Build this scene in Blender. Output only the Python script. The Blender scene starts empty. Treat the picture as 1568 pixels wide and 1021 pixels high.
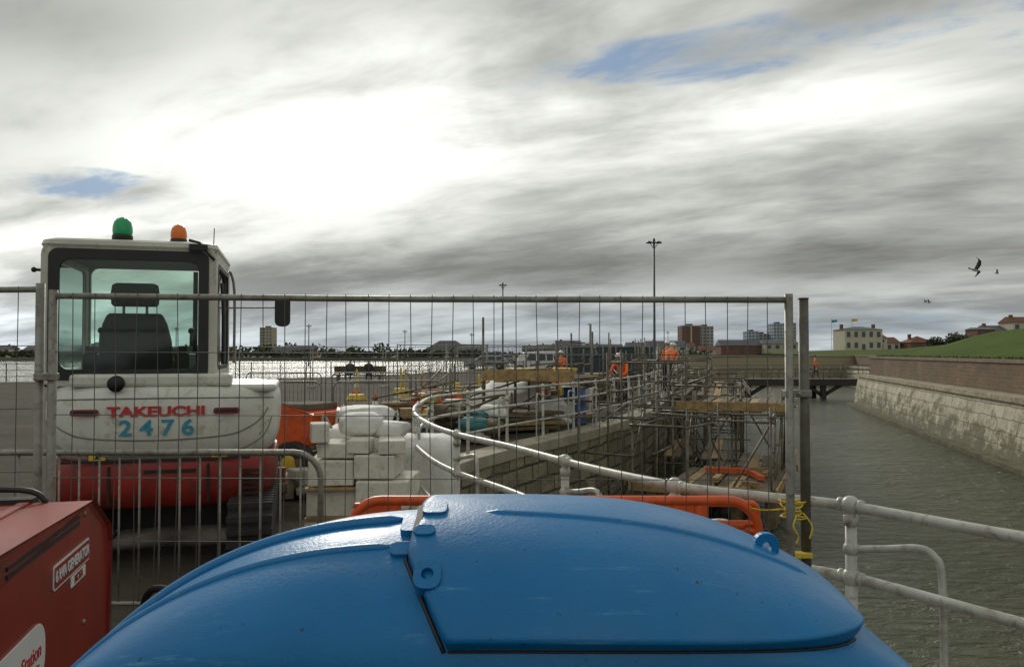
import bpy, math, random
from mathutils import Vector, Matrix, noise
from mathutils.geometry import tessellate_polygon
random.seed(7)
R=random.uniform
scene=bpy.context.scene
COL=scene.collection

# ------------------------------------------------------------------ materials
def newmat(name):
    m=bpy.data.materials.new(name); m.use_nodes=True
    nt=m.node_tree; b=nt.nodes['Principled BSDF']
    return m,nt,b
def N(nt,t,**k):
    n=nt.nodes.new(t)
    for a,v in k.items(): setattr(n,a,v)
    return n
def noise_n(nt,vec,scale,detail=4,rough=.6,dist=0):
    n=N(nt,'ShaderNodeTexNoise'); n.inputs['Scale'].default_value=scale
    n.inputs['Detail'].default_value=min(detail,5); n.inputs['Roughness'].default_value=rough
    n.inputs['Distortion'].default_value=dist
    if vec is not None: nt.links.new(vec,n.inputs['Vector'])
    return n.outputs['Fac']
def ramp(nt,fac,a,b,ca=(0,0,0,1),cb=(1,1,1,1)):
    r=N(nt,'ShaderNodeValToRGB'); e=r.color_ramp.elements
    e[0].position=a; e[1].position=b; e[0].color=ca; e[1].color=cb
    nt.links.new(fac,r.inputs['Fac']); return r.outputs['Color']
def mixc(nt,fac,a,b,mode='MIX'):
    m=N(nt,'ShaderNodeMix',data_type='RGBA',blend_type=mode)
    for i,x in ((0,fac),(6,a),(7,b)):
        if isinstance(x,(int,float)): m.inputs[i].default_value=x
        elif isinstance(x,(tuple,list)): m.inputs[i].default_value=(*x[:3],1)
        else: nt.links.new(x,m.inputs[i])
    return m.outputs[2]
def bump(nt,b,h,strength=.3,dist=.01):
    n=N(nt,'ShaderNodeBump'); n.inputs['Strength'].default_value=strength
    n.inputs['Distance'].default_value=dist
    nt.links.new(h,n.inputs['Height']); nt.links.new(n.outputs[0],b.inputs['Normal'])
def M(name,col,rough=.6,metal=0,var=.2,scale=4,bmp=0,bscale=60,bdist=.004,dirt=None,dirtamt=.5,coat=0,spec=.5):
    m,nt,b=newmat(name)
    tc=N(nt,'ShaderNodeTexCoord').outputs['Object']
    f=noise_n(nt,tc,scale,3)
    c=mixc(nt,ramp(nt,f,.3,.7),tuple(x*(1-var) for x in col),tuple(min(1,x*(1+var)) for x in col))
    if dirt:
        d=ramp(nt,noise_n(nt,tc,scale*2.7,8,.7,.6),.62-dirtamt*.25,.78-dirtamt*.15)
        c=mixc(nt,d,c,dirt)
    nt.links.new(c,b.inputs['Base Color'])
    b.inputs['Roughness'].default_value=rough
    b.inputs['Metallic'].default_value=metal
    b.inputs['Specular IOR Level'].default_value=spec
    b.inputs['Coat Weight'].default_value=coat
    if bmp: bump(nt,b,noise_n(nt,tc,bscale,3),bmp,bdist)
    return m

galv=M('galvanised_steel',(.24,.24,.205),.5,.35,.25,9,dirt=(.12,.09,.06),dirtamt=.45)
railpaint=M('rail_paint',(.47,.48,.43),.42,.1,.15,6,.25,90,.002,dirt=(.22,.17,.10),dirtamt=.45)
darkpost=M('dark_post_steel',(.13,.13,.105),.55,.3,.25,9,dirt=(.1,.07,.04))
wiremat=M('fence_wire',(.10,.10,.09),.5,.3,.2,9)
scaff=M('scaffold_tube',(.15,.145,.11),.55,.35,.35,3,dirt=(.10,.06,.035),dirtamt=.7)
white=M('white_machine_paint',(.60,.61,.54),.38,0,.08,3,dirt=(.36,.33,.25),dirtamt=.35,coat=.15)
offwhite=M('cab_paint',(.50,.50,.42),.42,0,.1,3,dirt=(.28,.25,.18),dirtamt=.3)
red=M('red_machine_paint',(.27,.018,.012),.45,0,.25,3,dirt=(.08,.03,.02),dirtamt=.6)
genred=M('generator_red',(.27,.022,.012),.38,0,.15,3,.08,40,.003,dirt=(.14,.035,.018),dirtamt=.3)
black=M('black_plastic',(.014,.014,.014),.5,0,.3,6)
rubber=M('rubber',(.025,.023,.021),.8,0,.3,8,.3)
greenl=M('green_beacon',(.01,.34,.13),.2,0,.1,5)
amber=M('amber_beacon',(.75,.17,.02),.2,0,.1,5)
textred=M('decal_red',(.5,.03,.04),.5,0,.1)
textblue=M('decal_blue',(.03,.25,.38),.5,0,.2,30)
yellow=M('yellow_paint',(.62,.42,.03),.5,0,.15)
decalw=M('decal_white',(.7,.7,.67),.5,0,.05)
orange=M('orange_plastic',(.70,.10,.015),.45,0,.18,5,.1,60,.003,dirt=(.35,.08,.02),dirtamt=.4)
timber=M('timber_board',(.15,.11,.062),.85,0,.4,3,.3,dirt=(.07,.055,.035),dirtamt=.7)
newtimber=M('new_timber',(.36,.24,.10),.8,0,.3,3,.2,dirt=(.16,.115,.06),dirtamt=.6)
concrete=M('concrete',(.34,.33,.28),.85,0,.2,5,.4,60,.006)
blockw=M('pale_stone_block',(.66,.64,.56),.85,0,.1,5,.4,50,.006,dirt=(.42,.39,.30),dirtamt=.4)
bagw=M('white_bag',(.72,.72,.68),.7,0,.08,5,.5,9,.03,dirt=(.5,.48,.42),dirtamt=.3)
tealm=M('teal_tarp',(.04,.16,.16),.6,0,.3,5,.6,12,.02)
darkbox=M('dark_container',(.03,.05,.06),.6,0,.3,3)
ropem=M('yellow_rope',(.6,.45,.04),.8,0,.3,60)
coping=M('coping_stone',(.33,.30,.22),.85,0,.25,2,.4,30,.01)
skin=M('skin',(.5,.3,.22),.6); hiviz=M('hi_viz_orange',(.85,.16,.03),.7)
navy=M('dark_cloth',(.025,.028,.035),.85); hatm=M('hard_hat',(.7,.7,.66),.4); hair=M('hair',(.04,.025,.015),.8)
carw=M('car_white',(.65,.66,.66),.3,0,.05,coat=.4); cars=M('car_silver',(.3,.31,.33),.3,.3,.05,coat=.4); darkglass=M('window_glass',(.03,.04,.05),.12,0,.1)
feather=M('gull_white',(.30,.30,.29),.8); featherd=M('gull_grey',(.04,.04,.04),.8)
lampm=M('lamp_column_paint',(.05,.055,.06),.5,.2)
dirtm=M('spoil',(.12,.10,.07),.95,0,.4,4,.8,10,.05)

def blue_mat():
    m,nt,b=newmat('blue_moulded_plastic')
    tc=N(nt,'ShaderNodeTexCoord').outputs['Object']
    c=mixc(nt,ramp(nt,noise_n(nt,tc,2.5),.3,.7),(.001,.135,.355),(.002,.175,.43))
    scr=N(nt,'ShaderNodeMapping'); scr.inputs['Scale'].default_value=(2,26,14); scr.inputs['Rotation'].default_value=(0,.3,.5)
    nt.links.new(tc,scr.inputs['Vector'])
    s=ramp(nt,noise_n(nt,scr.outputs[0],5,6,.7),.58,.70)
    s=mixc(nt,1.0,s,ramp(nt,noise_n(nt,tc,6,3),.47,.60),'MULTIPLY')
    s2=mixc(nt,.5,(0,0,0),s)
    c=mixc(nt,s2,c,(.12,.34,.52))
    sp=ramp(nt,noise_n(nt,tc,75,3,.6),.69,.72)
    c=mixc(nt,sp,c,(.02,.05,.08))
    dust=mixc(nt,.16,(0,0,0),ramp(nt,noise_n(nt,tc,3.3,6,.7,.5),.45,.7))
    c=mixc(nt,dust,c,(.13,.20,.25))
    nt.links.new(c,b.inputs['Base Color'])
    r=ramp(nt,noise_n(nt,tc,8,6),.3,.8,(.28,)*3+(1,),(.5,)*3+(1,))
    nt.links.new(r,b.inputs['Roughness']); b.inputs['Specular IOR Level'].default_value=.35
    h=N(nt,'ShaderNodeMath',operation='ADD'); nt.links.new(noise_n(nt,tc,160,3),h.inputs[0])
    h2=N(nt,'ShaderNodeMath',operation='MULTIPLY'); h2.inputs[1].default_value=3.0; nt.links.new(noise_n(nt,tc,7,3),h2.inputs[0]); nt.links.new(h2.outputs[0],h.inputs[1])
    bump(nt,b,h.outputs[0],.22,.003)
    return m
blue=blue_mat()
def glass_mat():
    m=bpy.data.materials.new('cab_glass'); m.use_nodes=True; nt=m.node_tree; nt.nodes.clear()
    o=N(nt,'ShaderNodeOutputMaterial'); mx=N(nt,'ShaderNodeMixShader')
    t=N(nt,'ShaderNodeBsdfTransparent'); t.inputs[0].default_value=(.86,.94,.90,1)
    g=N(nt,'ShaderNodeBsdfGlossy'); g.inputs['Roughness'].default_value=.05
    f=N(nt,'ShaderNodeFresnel'); f.inputs[0].default_value=1.4
    nt.links.new(f.outputs[0],mx.inputs[0]); nt.links.new(t.outputs[0],mx.inputs[1]); nt.links.new(g.outputs[0],mx.inputs[2])
    nt.links.new(mx.outputs[0],o.inputs[0]); return m
glass=glass_mat()
def ground_mat():
    m,nt,b=newmat('promenade_asphalt')
    tc=N(nt,'ShaderNodeTexCoord').outputs['Object']
    c=mixc(nt,ramp(nt,noise_n(nt,tc,.35,6,.65),.3,.7),(.056,.048,.036),(.098,.084,.062))
    c=mixc(nt,ramp(nt,noise_n(nt,tc,1.7,8,.7,.5),.55,.7),c,(.14,.12,.085))
    c=mixc(nt,mixc(nt,.5,(0,0,0),ramp(nt,noise_n(nt,tc,45,4,.7),.4,.65)),c,(.03,.028,.025))
    nt.links.new(c,b.inputs['Base Color']); b.inputs['Roughness'].default_value=.95; b.inputs['Specular IOR Level'].default_value=.12
    bump(nt,b,noise_n(nt,tc,50,6),.5,.01); return m
asphalt=ground_mat()
def brick_mat(name,c1,c2,mort,bw,bh,msz,bstr=.6,stain=None,uv='UV',algae=None,off=.5):
    m,nt,b=newmat(name)
    tcn=N(nt,'ShaderNodeTexCoord'); tc=tcn.outputs[uv]
    br=N(nt,'ShaderNodeTexBrick'); br.offset=off
    add=N(nt,'ShaderNodeVectorMath',operation='ADD'); sc=N(nt,'ShaderNodeVectorMath',operation='SCALE')
    nz=N(nt,'ShaderNodeTexNoise'); nz.inputs['Scale'].default_value=1.5; nt.links.new(tc,nz.inputs['Vector'])
    nt.links.new(nz.outputs['Color'],sc.inputs[0]); sc.inputs['Scale'].default_value=bh*.35
    nt.links.new(tc,add.inputs[0]); nt.links.new(sc.outputs[0],add.inputs[1]); nt.links.new(add.outputs[0],br.inputs['Vector'])
    for k,v in (('Color1',c1),('Color2',c2),('Mortar',mort)): br.inputs[k].default_value=(*v,1)
    br.inputs['Scale'].default_value=1; br.inputs['Brick Width'].default_value=bw; br.inputs['Row Height'].default_value=bh
    br.inputs['Mortar Size'].default_value=msz; br.inputs['Mortar Smooth'].default_value=.3
    c=br.outputs['Color']
    c=mixc(nt,.6,c,mixc(nt,ramp(nt,noise_n(nt,tc,.6,7,.65),.3,.7),(.45,.45,.45),(1.3,1.3,1.3)),'MULTIPLY')
    if stain:
        c=mixc(nt,ramp(nt,noise_n(nt,tc,1.1,8,.7,.8),.50,.64),c,stain)
    if algae:
        sp=N(nt,'ShaderNodeSeparateXYZ'); nt.links.new(tc,sp.inputs[0])
        mr=N(nt,'ShaderNodeMapRange'); mr.inputs['From Min'].default_value=algae[0]; mr.inputs['From Max'].default_value=algae[1]
        mr.inputs['To Min'].default_value=.15; mr.inputs['To Max'].default_value=-.12; nt.links.new(sp.outputs[1],mr.inputs['Value'])
        ad=N(nt,'ShaderNodeMath',operation='ADD'); nt.links.new(mr.outputs[0],ad.inputs[0])
        mp=N(nt,'ShaderNodeMapping'); mp.inputs['Scale'].default_value=(.8,1.0,1); nt.links.new(tc,mp.inputs['Vector'])
        nt.links.new(noise_n(nt,mp.outputs[0],1.25,8,.78,.25),ad.inputs[1])
        c=mixc(nt,mixc(nt,.85,(0,0,0),ramp(nt,ad.outputs[0],.46,.60)),c,algae[2])
        c=mixc(nt,mixc(nt,.5,(0,0,0),ramp(nt,noise_n(nt,tc,3.2,5,.7),.5,.7)),c,(.15,.135,.08))
    nt.links.new(c,b.inputs['Base Color']); b.inputs['Roughness'].default_value=.9
    h=N(nt,'ShaderNodeMath',operation='SUBTRACT'); nt.links.new(noise_n(nt,tc,14,8),h.inputs[0]); nt.links.new(br.outputs['Fac'],h.inputs[1])
    bump(nt,b,h.outputs[0],bstr,.04); return m
quaym=brick_mat('quay_masonry',(.32,.28,.18),(.18,.155,.10),(.05,.045,.035),.62,.30,.025,.9,stain=(.14,.12,.075))
seam=brick_mat('sea_wall_stone',(.64,.60,.46),(.52,.48,.36),(.22,.2,.14),1.0,.42,.018,.6,algae=(-1.8,.1,(.10,.095,.05)))
brickm=brick_mat('old_red_brick',(.20,.115,.06),(.13,.082,.045),(.16,.14,.095),.45,.15,.02,.5,stain=(.12,.10,.06))
farwallm=brick_mat('far_wall_stone',(.36,.31,.20),(.29,.25,.16),(.15,.13,.1),.9,.4,.03,.4)
def water_mat():
    m,nt,b=newmat('harbour_water')
    tc=N(nt,'ShaderNodeTexCoord').outputs['Object']
    c=mixc(nt,ramp(nt,noise_n(nt,tc,.12,4),.35,.65),(.065,.074,.042),(.10,.108,.064))
    nt.links.new(c,b.inputs['Base Color']); b.inputs['Roughness'].default_value=.2; b.inputs['IOR'].default_value=1.33
    b.inputs['Specular IOR Level'].default_value=.46
    mp=N(nt,'ShaderNodeMapping'); mp.inputs['Scale'].default_value=(1,1.9,1); mp.inputs['Rotation'].default_value=(0,0,.35)
    nt.links.new(tc,mp.inputs['Vector'])
    a=noise_n(nt,mp.outputs[0],2.2,5,.6,.4); a2=noise_n(nt,mp.outputs[0],.5,2,.5,.3)
    ad=N(nt,'ShaderNodeMath',operation='ADD'); nt.links.new(a,ad.inputs[0]); nt.links.new(a2,ad.inputs[1])
    bump(nt,b,ad.outputs[0],1.0,.32); return m
waterm=water_mat()
def grass_mat():
    m,nt,b=newmat('grass')
    tc=N(nt,'ShaderNodeTexCoord').outputs['Object']
    c=mixc(nt,ramp(nt,noise_n(nt,tc,.22,7,.7),.3,.7),(.042,.080,.014),(.080,.118,.022))
    c=mixc(nt,mixc(nt,.6,(0,0,0),ramp(nt,noise_n(nt,tc,1.6,7,.7),.45,.75)),c,(.11,.115,.035))
    nt.links.new(c,b.inputs['Base Color']); b.inputs['Roughness'].default_value=.95; b.inputs['Specular IOR Level'].default_value=.1
    bump(nt,b,noise_n(nt,tc,9,8),.6,.08); return m
grass=grass_mat()
farland=M('far_land',(.06,.065,.04),.95,0,.3,.02)
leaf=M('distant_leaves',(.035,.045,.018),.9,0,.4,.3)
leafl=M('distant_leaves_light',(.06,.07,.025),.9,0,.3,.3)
wallcream=M('cream_render',(.50,.46,.36),.85,0,.1,.5); wallgrey=M('grey_render',(.36,.36,.34),.85,0,.1,.3)
wallred=M('red_brick_far',(.17,.08,.05),.85,0,.15,.5); roofred=M('red_tiles',(.15,.06,.035),.85,0,.15,.5)
roofgrey=M('slate',(.10,.10,.11),.8,0,.15,.5); winm=M('far_window',(.07,.08,.09),.3,0,.1); wallblue=M('pale_blue_cladding',(.35,.42,.50),.7,0,.1,.3)
walltan=M('tan_panels',(.38,.36,.26),.85,0,.1,.3)

# ------------------------------------------------------------------ mesh builder
def rotz(a): return Matrix.Rotation(a,3,'Z')
class MB:
    def __init__(s,T=None): s.v=[];s.f=[];s.m=[];s.mats=[];s.sm=[];s.T=T
    def mi(s,m):
        if m not in s.mats: s.mats.append(m)
        return s.mats.index(m)
    def add(s,vs,fs,m,smooth=False):
        o=len(s.v); k=s.mi(m)
        for v in vs:
            v=Vector(v); s.v.append(s.T@v if s.T else v)
        for f in fs: s.f.append([i+o for i in f]); s.m.append(k); s.sm.append(smooth)
    def box(s,c,d,m,rot=None,tx=1,ty=1):
        c=Vector(c); x,y,z=d[0]/2,d[1]/2,d[2]/2
        vs=[]
        for zz,a,b in ((-z,1,1),(z,tx,ty)):
            for X,Y in ((-x*a,-y*b),(x*a,-y*b),(x*a,y*b),(-x*a,y*b)):
                p=Vector((X,Y,zz))
                if rot is not None: p=(rot if isinstance(rot,Matrix) else rotz(rot))@p
                vs.append(c+p)
        s.add(vs,[(3,2,1,0),(4,5,6,7),(0,1,5,4),(1,2,6,5),(2,3,7,6),(3,0,4,7)],m)
    def tube(s,pts,r,m,seg=8,closed=False,cap=True,smooth=True):
        P=[Vector(p) for p in pts]; n=len(P); vs=[];fs=[]
        rs=r if isinstance(r,(list,tuple)) else [r]*n
        up=None
        for i in range(n):
            if closed: t=(P[(i+1)%n]-P[i-1])
            else: t=(P[min(i+1,n-1)]-P[max(i-1,0)])
            if t.length<1e-9: t=Vector((0,0,1))
            t.normalize()
            if up is None:
                up=Vector((0,0,1)) if abs(t.z)<.9 else Vector((1,0,0))
            a=(up-t*up.dot(t))
            if a.length<1e-5: a=t.orthogonal()
            a.normalize(); up=a; b=t.cross(a)
            for k in range(seg):
                q=2*math.pi*k/seg
                vs.append(P[i]+(a*math.cos(q)+b*math.sin(q))*rs[i])
        R_=n if closed else n-1
        for i in range(R_):
            j=(i+1)%n
            for k in range(seg):
                l=(k+1)%seg
                fs.append((i*seg+k,i*seg+l,j*seg+l,j*seg+k))
        if cap and not closed:
            fs.append(tuple(range(seg))[::-1]); fs.append(tuple((n-1)*seg+k for k in range(seg)))
        s.add(vs,fs,m,smooth)
    def sphere(s,c,r,m,nu=12,nv=8,zs=1,half=False,rough=0):
        c=Vector(c); vs=[];fs=[]
        rr=r if isinstance(r,(tuple,list)) else (r,r,r*zs)
        for i in range(nv+1):
            th=(math.pi/2 if half else math.pi)*i/nv
            for j in range(nu):
                ph=2*math.pi*j/nu
                d=Vector((math.sin(th)*math.cos(ph),math.sin(th)*math.sin(ph),math.cos(th)))
                k=1+(noise.noise(d*1.9+c*3)*rough if rough else 0)
                vs.append(c+Vector((d.x*rr[0]*k,d.y*rr[1]*k,d.z*rr[2]*k)))
        for i in range(nv):
            for j in range(nu):
                l=(j+1)%nu; fs.append((i*nu+j,(i+1)*nu+j,(i+1)*nu+l,i*nu+l))
        s.add(vs,fs,m,True)
    def sack(s,c,d,m,rz=0,sq=.45,rough=.18):
        c=Vector(c); vs=[];fs=[]; nu,nv=24,14; sg=lambda v,p:math.copysign(abs(v)**p,v); rm=rotz(rz)
        for i in range(nv+1):
            th=-math.pi/2+math.pi*i/nv
            for j in range(nu):
                ph=2*math.pi*j/nu
                q=Vector((sg(math.cos(th),sq)*sg(math.cos(ph),sq),sg(math.cos(th),sq)*sg(math.sin(ph),sq),sg(math.sin(th),sq)))
                k=1+noise.noise(q*2.2+c*4)*rough
                bul=1+.07*(1-q.z*q.z)
                vs.append(c+rm@Vector((q.x*d[0]/2*k*bul,q.y*d[1]/2*k*bul,q.z*d[2]/2*(1+noise.noise(q*1.6+c*5)*rough*.7))))
        for i in range(nv):
            for j in range(nu):
                l=(j+1)%nu; fs.append((i*nu+j,i*nu+l,(i+1)*nu+l,(i+1)*nu+j))
        s.add(vs,fs,m,True)
    def loft(s,loops,m,cap=True,smooth=True,closed=True):
        n=len(loops[0]); vs=[p for l in loops for p in l]; fs=[]
        for i in range(len(loops)-1):
            for k in range(n if closed else n-1):
                l=(k+1)%n; fs.append((i*n+k,i*n+l,(i+1)*n+l,(i+1)*n+k))
        s.add(vs,fs,m,smooth)
        if cap: s.add(loops[0],[tuple(range(n))[::-1]],m); s.add(loops[-1],[tuple(range(n))],m)
    def ring(s,fn,wo,ho,ro,wi,hi,ri,t,m,ci=(0,0)):
        A=rrect(wo,ho,ro); B=[(x+ci[0],y+ci[1]) for x,y in rrect(wi,hi,ri)]
        n=len(A); vs=[fn(x,y,0) for x,y in A]+[fn(x,y,0) for x,y in B]+[fn(x,y,t) for x,y in A]+[fn(x,y,t) for x,y in B]
        fs=[]
        for k in range(n):
            l=(k+1)%n
            fs+=[(k,l,n+l,n+k),(2*n+l,2*n+k,3*n+k,3*n+l),(l,k,2*n+k,2*n+l),(n+k,n+l,3*n+l,3*n+k)]
        s.add(vs,fs,m)
    def plate(s,fn,w,h,r,t,m,c=(0,0)):
        A=[(x+c[0],y+c[1]) for x,y in rrect(w,h,r)]; n=len(A)
        s.add([fn(x,y,0) for x,y in A]+[fn(x,y,t) for x,y in A],[tuple(range(n)),tuple(range(n,2*n))[::-1]]+[((k+1)%n,k,n+k,n+(k+1)%n) for k in range(n)],m)
    def prism(s,prof,fn,t0,t1,m,smooth=False):
        n=len(prof); tris=tessellate_polygon([[Vector((a,b,0)) for a,b in prof]])
        vs=[fn(a,b,t0) for a,b in prof]+[fn(a,b,t1) for a,b in prof]
        fs=[tuple(t) for t in tris]+[tuple(i+n for i in t)[::-1] for t in tris]+[(k,(k+1)%n,n+(k+1)%n,n+k) for k in range(n)]
        s.add(vs,fs,m,smooth)
    def obj(s,name,parent=None,bevel=0,loc=(0,0,0),rz=0,subd=0):
        me=bpy.data.meshes.new(name); me.from_pydata([tuple(v) for v in s.v],[],s.f)
        for m in s.mats: me.materials.append(m)
        me.polygons.foreach_set('material_index',s.m); me.polygons.foreach_set('use_smooth',s.sm); me.update()
        o=bpy.data.objects.new(name,me); COL.objects.link(o); o.location=loc; o.rotation_euler=(0,0,rz)
        if parent: o.parent=parent
        if bevel:
            b=o.modifiers.new('bevel','BEVEL'); b.width=bevel; b.segments=2; b.limit_method='ANGLE'; b.angle_limit=math.radians(40)
        return o
def rrect(w,h,r,n=5):
    r=min(r,w/2-1e-4,h/2-1e-4); pts=[]
    for cx,cy,a0 in ((w/2-r,h/2-r,0),(-w/2+r,h/2-r,90),(-w/2+r,-h/2+r,180),(w/2-r,-h/2+r,270)):
        for i in range(n+1):
            a=math.radians(a0+90*i/n); pts.append((cx+r*math.cos(a),cy+r*math.sin(a)))
    return pts
def empty(name,loc=(0,0,0),rz=0):
    e=bpy.data.objects.new(name,None); COL.objects.link(e); e.location=loc; e.rotation_euler=(0,0,rz); e.empty_display_size=.2; return e
def catmull(P,n=6):
    P=[Vector(p) for p in P]; out=[]
    for i in range(len(P)-1):
        p0=P[max(i-1,0)];p1=P[i];p2=P[i+1];p3=P[min(i+2,len(P)-1)]
        for k in range(n):
            t=k/n
            out.append(.5*((2*p1)+(p2-p0)*t+(2*p0-5*p1+4*p2-p3)*t*t+(3*p1-p0-3*p2+p3)*t**3))
    out.append(P[-1]); return out
def sheet(name,poly,z,m,parent=None):
    v=[Vector((x,y,z)) for x,y in poly]; tr=tessellate_polygon([v])
    b=MB(); fs=[]
    for t in tr:
        a,bb,c=[v[i] for i in t]
        fs.append(tuple(t) if (bb-a).cross(c-a).z>0 else tuple(t)[::-1])
    b.add(v,fs,m); return b.obj(name,parent)
def wall_strip(name,path,z0,z1,m,batter=0,parent=None):
    me=bpy.data.meshes.new(name); vs=[];fs=[];uv=[]
    L=[0]
    for i in range(1,len(path)): L.append(L[-1]+(Vector(path[i])-Vector(path[i-1])).length)
    for i,p in enumerate(path):
        a=Vector(path[max(i-1,0)]);c=Vector(path[min(i+1,len(path)-1)]); t=(c-a).normalized(); nrm=Vector((t.y,-t.x))
        q=Vector(p)+nrm*batter
        vs+=[(q.x,q.y,z0),(p[0],p[1],z1)]
    for i in range(len(path)-1):
        fs.append((2*i,2*i+2,2*i+3,2*i+1)); uv+=[(L[i],z0),(L[i+1],z0),(L[i+1],z1),(L[i],z1)]
    me.from_pydata(vs,[],fs); u=me.uv_layers.new(name='UVMap')
    for k,c in enumerate(uv): u.data[k].uv=c
    me.materials.append(m); o=bpy.data.objects.new(name,me); COL.objects.link(o)
    if parent: o.parent=parent
    return o
def strip_solid(mb,pathL,pathR,z0,z1,m):
    loops=[]
    for a,b in zip(pathL,pathR):
        loops.append([(a[0],a[1],z0),(b[0],b[1],z0),(b[0],b[1],z1),(a[0],a[1],z1)])
    mb.loft(loops,m,smooth=False)
def offset(path,d):
    out=[]
    for i,p in enumerate(path):
        a=Vector(path[max(i-1,0)]);c=Vector(path[min(i+1,len(path)-1)]); t=(c-a).normalized()
        out.append((p[0]+t.y*d,p[1]-t.x*d))
    return out
def text(name,body,size,m,M4,parent,sx=1,ext=.002,bold=0):
    c=bpy.data.curves.new(name,'FONT'); c.body=body; c.size=size; c.align_x='CENTER'; c.align_y='CENTER'; c.extrude=ext; c.offset=bold
    o=bpy.data.objects.new(name,c); COL.objects.link(o); bpy.context.view_layer.update()
    me=bpy.data.meshes.new_from_object(o.evaluated_get(bpy.context.evaluated_depsgraph_get()))
    bpy.data.objects.remove(o); me.materials.clear(); me.materials.append(m)
    o=bpy.data.objects.new(name,me); COL.objects.link(o); o.parent=parent
    o.matrix_local=M4@Matrix.Diagonal((sx,1,1,1)); return o

# ------------------------------------------------------------------ world
def build_world():
    w=bpy.data.worlds.new('World'); scene.world=w; w.use_nodes=True; nt=w.node_tree
    w.cycles.sampling_method='MANUAL'; w.cycles.sample_map_resolution=512
    bg=nt.nodes['Background']; bg.inputs['Strength'].default_value=.1
    def val(x,inp):
        if isinstance(x,(int,float)): inp.default_value=x
        else: nt.links.new(x,inp)
    def mt(op,a,b=0,c=None,clamp=False):
        n=N(nt,'ShaderNodeMath',operation=op); n.use_clamp=clamp; val(a,n.inputs[0]); val(b,n.inputs[1])
        if c is not None: val(c,n.inputs[2])
        return n.outputs[0]
    def comb(x,y,z=0):
        n=N(nt,'ShaderNodeCombineXYZ'); val(x,n.inputs[0]);val(y,n.inputs[1]);val(z,n.inputs[2]); return n.outputs[0]
    def mr(v,a,b,c,d,kind='SMOOTHSTEP'):
        n=N(nt,'ShaderNodeMapRange',interpolation_type=kind); val(v,n.inputs['Value'])
        for k,x in (('From Min',a),('From Max',b),('To Min',c),('To Max',d)): n.inputs[k].default_value=x
        return n.outputs[0]
    tc=N(nt,'ShaderNodeTexCoord').outputs['Generated']; sp=N(nt,'ShaderNodeSeparateXYZ'); nt.links.new(tc,sp.inputs[0])
    x,y,z=sp.outputs
    zc=mt('ADD',mt('MAXIMUM',z,0),.15)
    u=mt('DIVIDE',x,zc); v=mt('DIVIDE',y,zc)
    us=mt('ADD',u,mt('MULTIPLY',v,.30)); vs=mt('ADD',v,mt('MULTIPLY',u,.25))
    nA=noise_n(nt,comb(mt('MULTIPLY',us,.9),mt('MULTIPLY',vs,1.2),1.3),1.15,5,.52,.3)
    nB=noise_n(nt,comb(mt('MULTIPLY',us,.55),mt('MULTIPLY',vs,.8),4.7),.75,2,.5,.2)
    nC=noise_n(nt,comb(mt('MULTIPLY',us,1.25),mt('MULTIPLY',vs,1.8),9.1),2.6,5,.62,.3)
    t=mt('ADD',mt('ADD',mt('MULTIPLY',nA,.50),mt('MULTIPLY',nB,.33)),mt('MULTIPLY',nC,.17))
    t=mr(t,.38,.62,0,1)
    yy=mt('MAXIMUM',y,.05); ax=mt('DIVIDE',x,yy); az=mt('DIVIDE',z,yy)
    front=mr(y,0,.3,0,1)
    def g(px,pz,sx,sz,rot=0):
        dx=mt('SUBTRACT',ax,px); dz=mt('SUBTRACT',az,pz)
        if rot: dz=mt('SUBTRACT',dz,mt('MULTIPLY',dx,rot))
        e=mt('ADD',mt('POWER',mt('ABSOLUTE',mt('DIVIDE',dx,sx)),2),mt('POWER',mt('ABSOLUTE',mt('DIVIDE',dz,sz)),2))
        return mt('MULTIPLY',mt('EXPONENT',mt('MULTIPLY',e,-1)),front)
    lum=mr(t,0,1,.30,.72,'LINEAR')
    glow=mt('ADD',mt('MULTIPLY',g(-.26,.26,.26,.12,.15),.36),mt('MULTIPLY',g(.05,.31,.48,.12),.34))
    glow=mt('ADD',glow,mt('MULTIPLY',g(-.62,.08,.24,.10),.55))
    glow=mt('ADD',glow,mt('MULTIPLY',g(.4,.32,.2,.05),.25))
    lum=mt('ADD',lum,mt('MULTIPLY',glow,mt('ADD',mt('MULTIPLY',t,.95),.40)))
    dark=mt('ADD',mt('MULTIPLY',g(-.58,.42,.22,.07,-.1),.36),mt('MULTIPLY',g(.5,.13,.45,.045,.05),.36))
    dark=mt('ADD',dark,mt('MULTIPLY',g(-.05,.100,.7,.026),.26))
    dark=mt('ADD',dark,mt('MULTIPLY',g(.6,.24,.2,.06),.22))
    lum=mt('MULTIPLY',lum,mt('SUBTRACT',1,dark))
    gap=mt('ADD',mt('ADD',mt('MULTIPLY',g(.22,.36,.30,.034,.06),.66),mt('MULTIPLY',g(.62,.42,.28,.04,.05),.72)),mt('MULTIPLY',g(-.52,.205,.10,.022,-.1),.9))
    gap=mt('ADD',gap,mt('MULTIPLY',g(0,.035,1.4,.022),.42))
    gp=mt('ADD',gap,mt('ADD',mt('MULTIPLY',mt('SUBTRACT',nC,.5),2.6),mt('MULTIPLY',mt('SUBTRACT',.5,nA),.5)))
    gapm=mr(mt('MULTIPLY',gp,mr(gap,.03,.3,0,1)),.25,.95,0,.9)
    tint=N(nt,'ShaderNodeMix',data_type='RGBA'); val(mr(az,0,.12,0,1),tint.inputs[0])
    tint.inputs[6].default_value=(.90,.99,1.04,1); tint.inputs[7].default_value=(.98,1.0,.935,1)
    cl=N(nt,'ShaderNodeVectorMath',operation='SCALE'); nt.links.new(tint.outputs[2],cl.inputs[0]); val(mt('MULTIPLY',lum,10),cl.inputs['Scale'])
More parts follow.
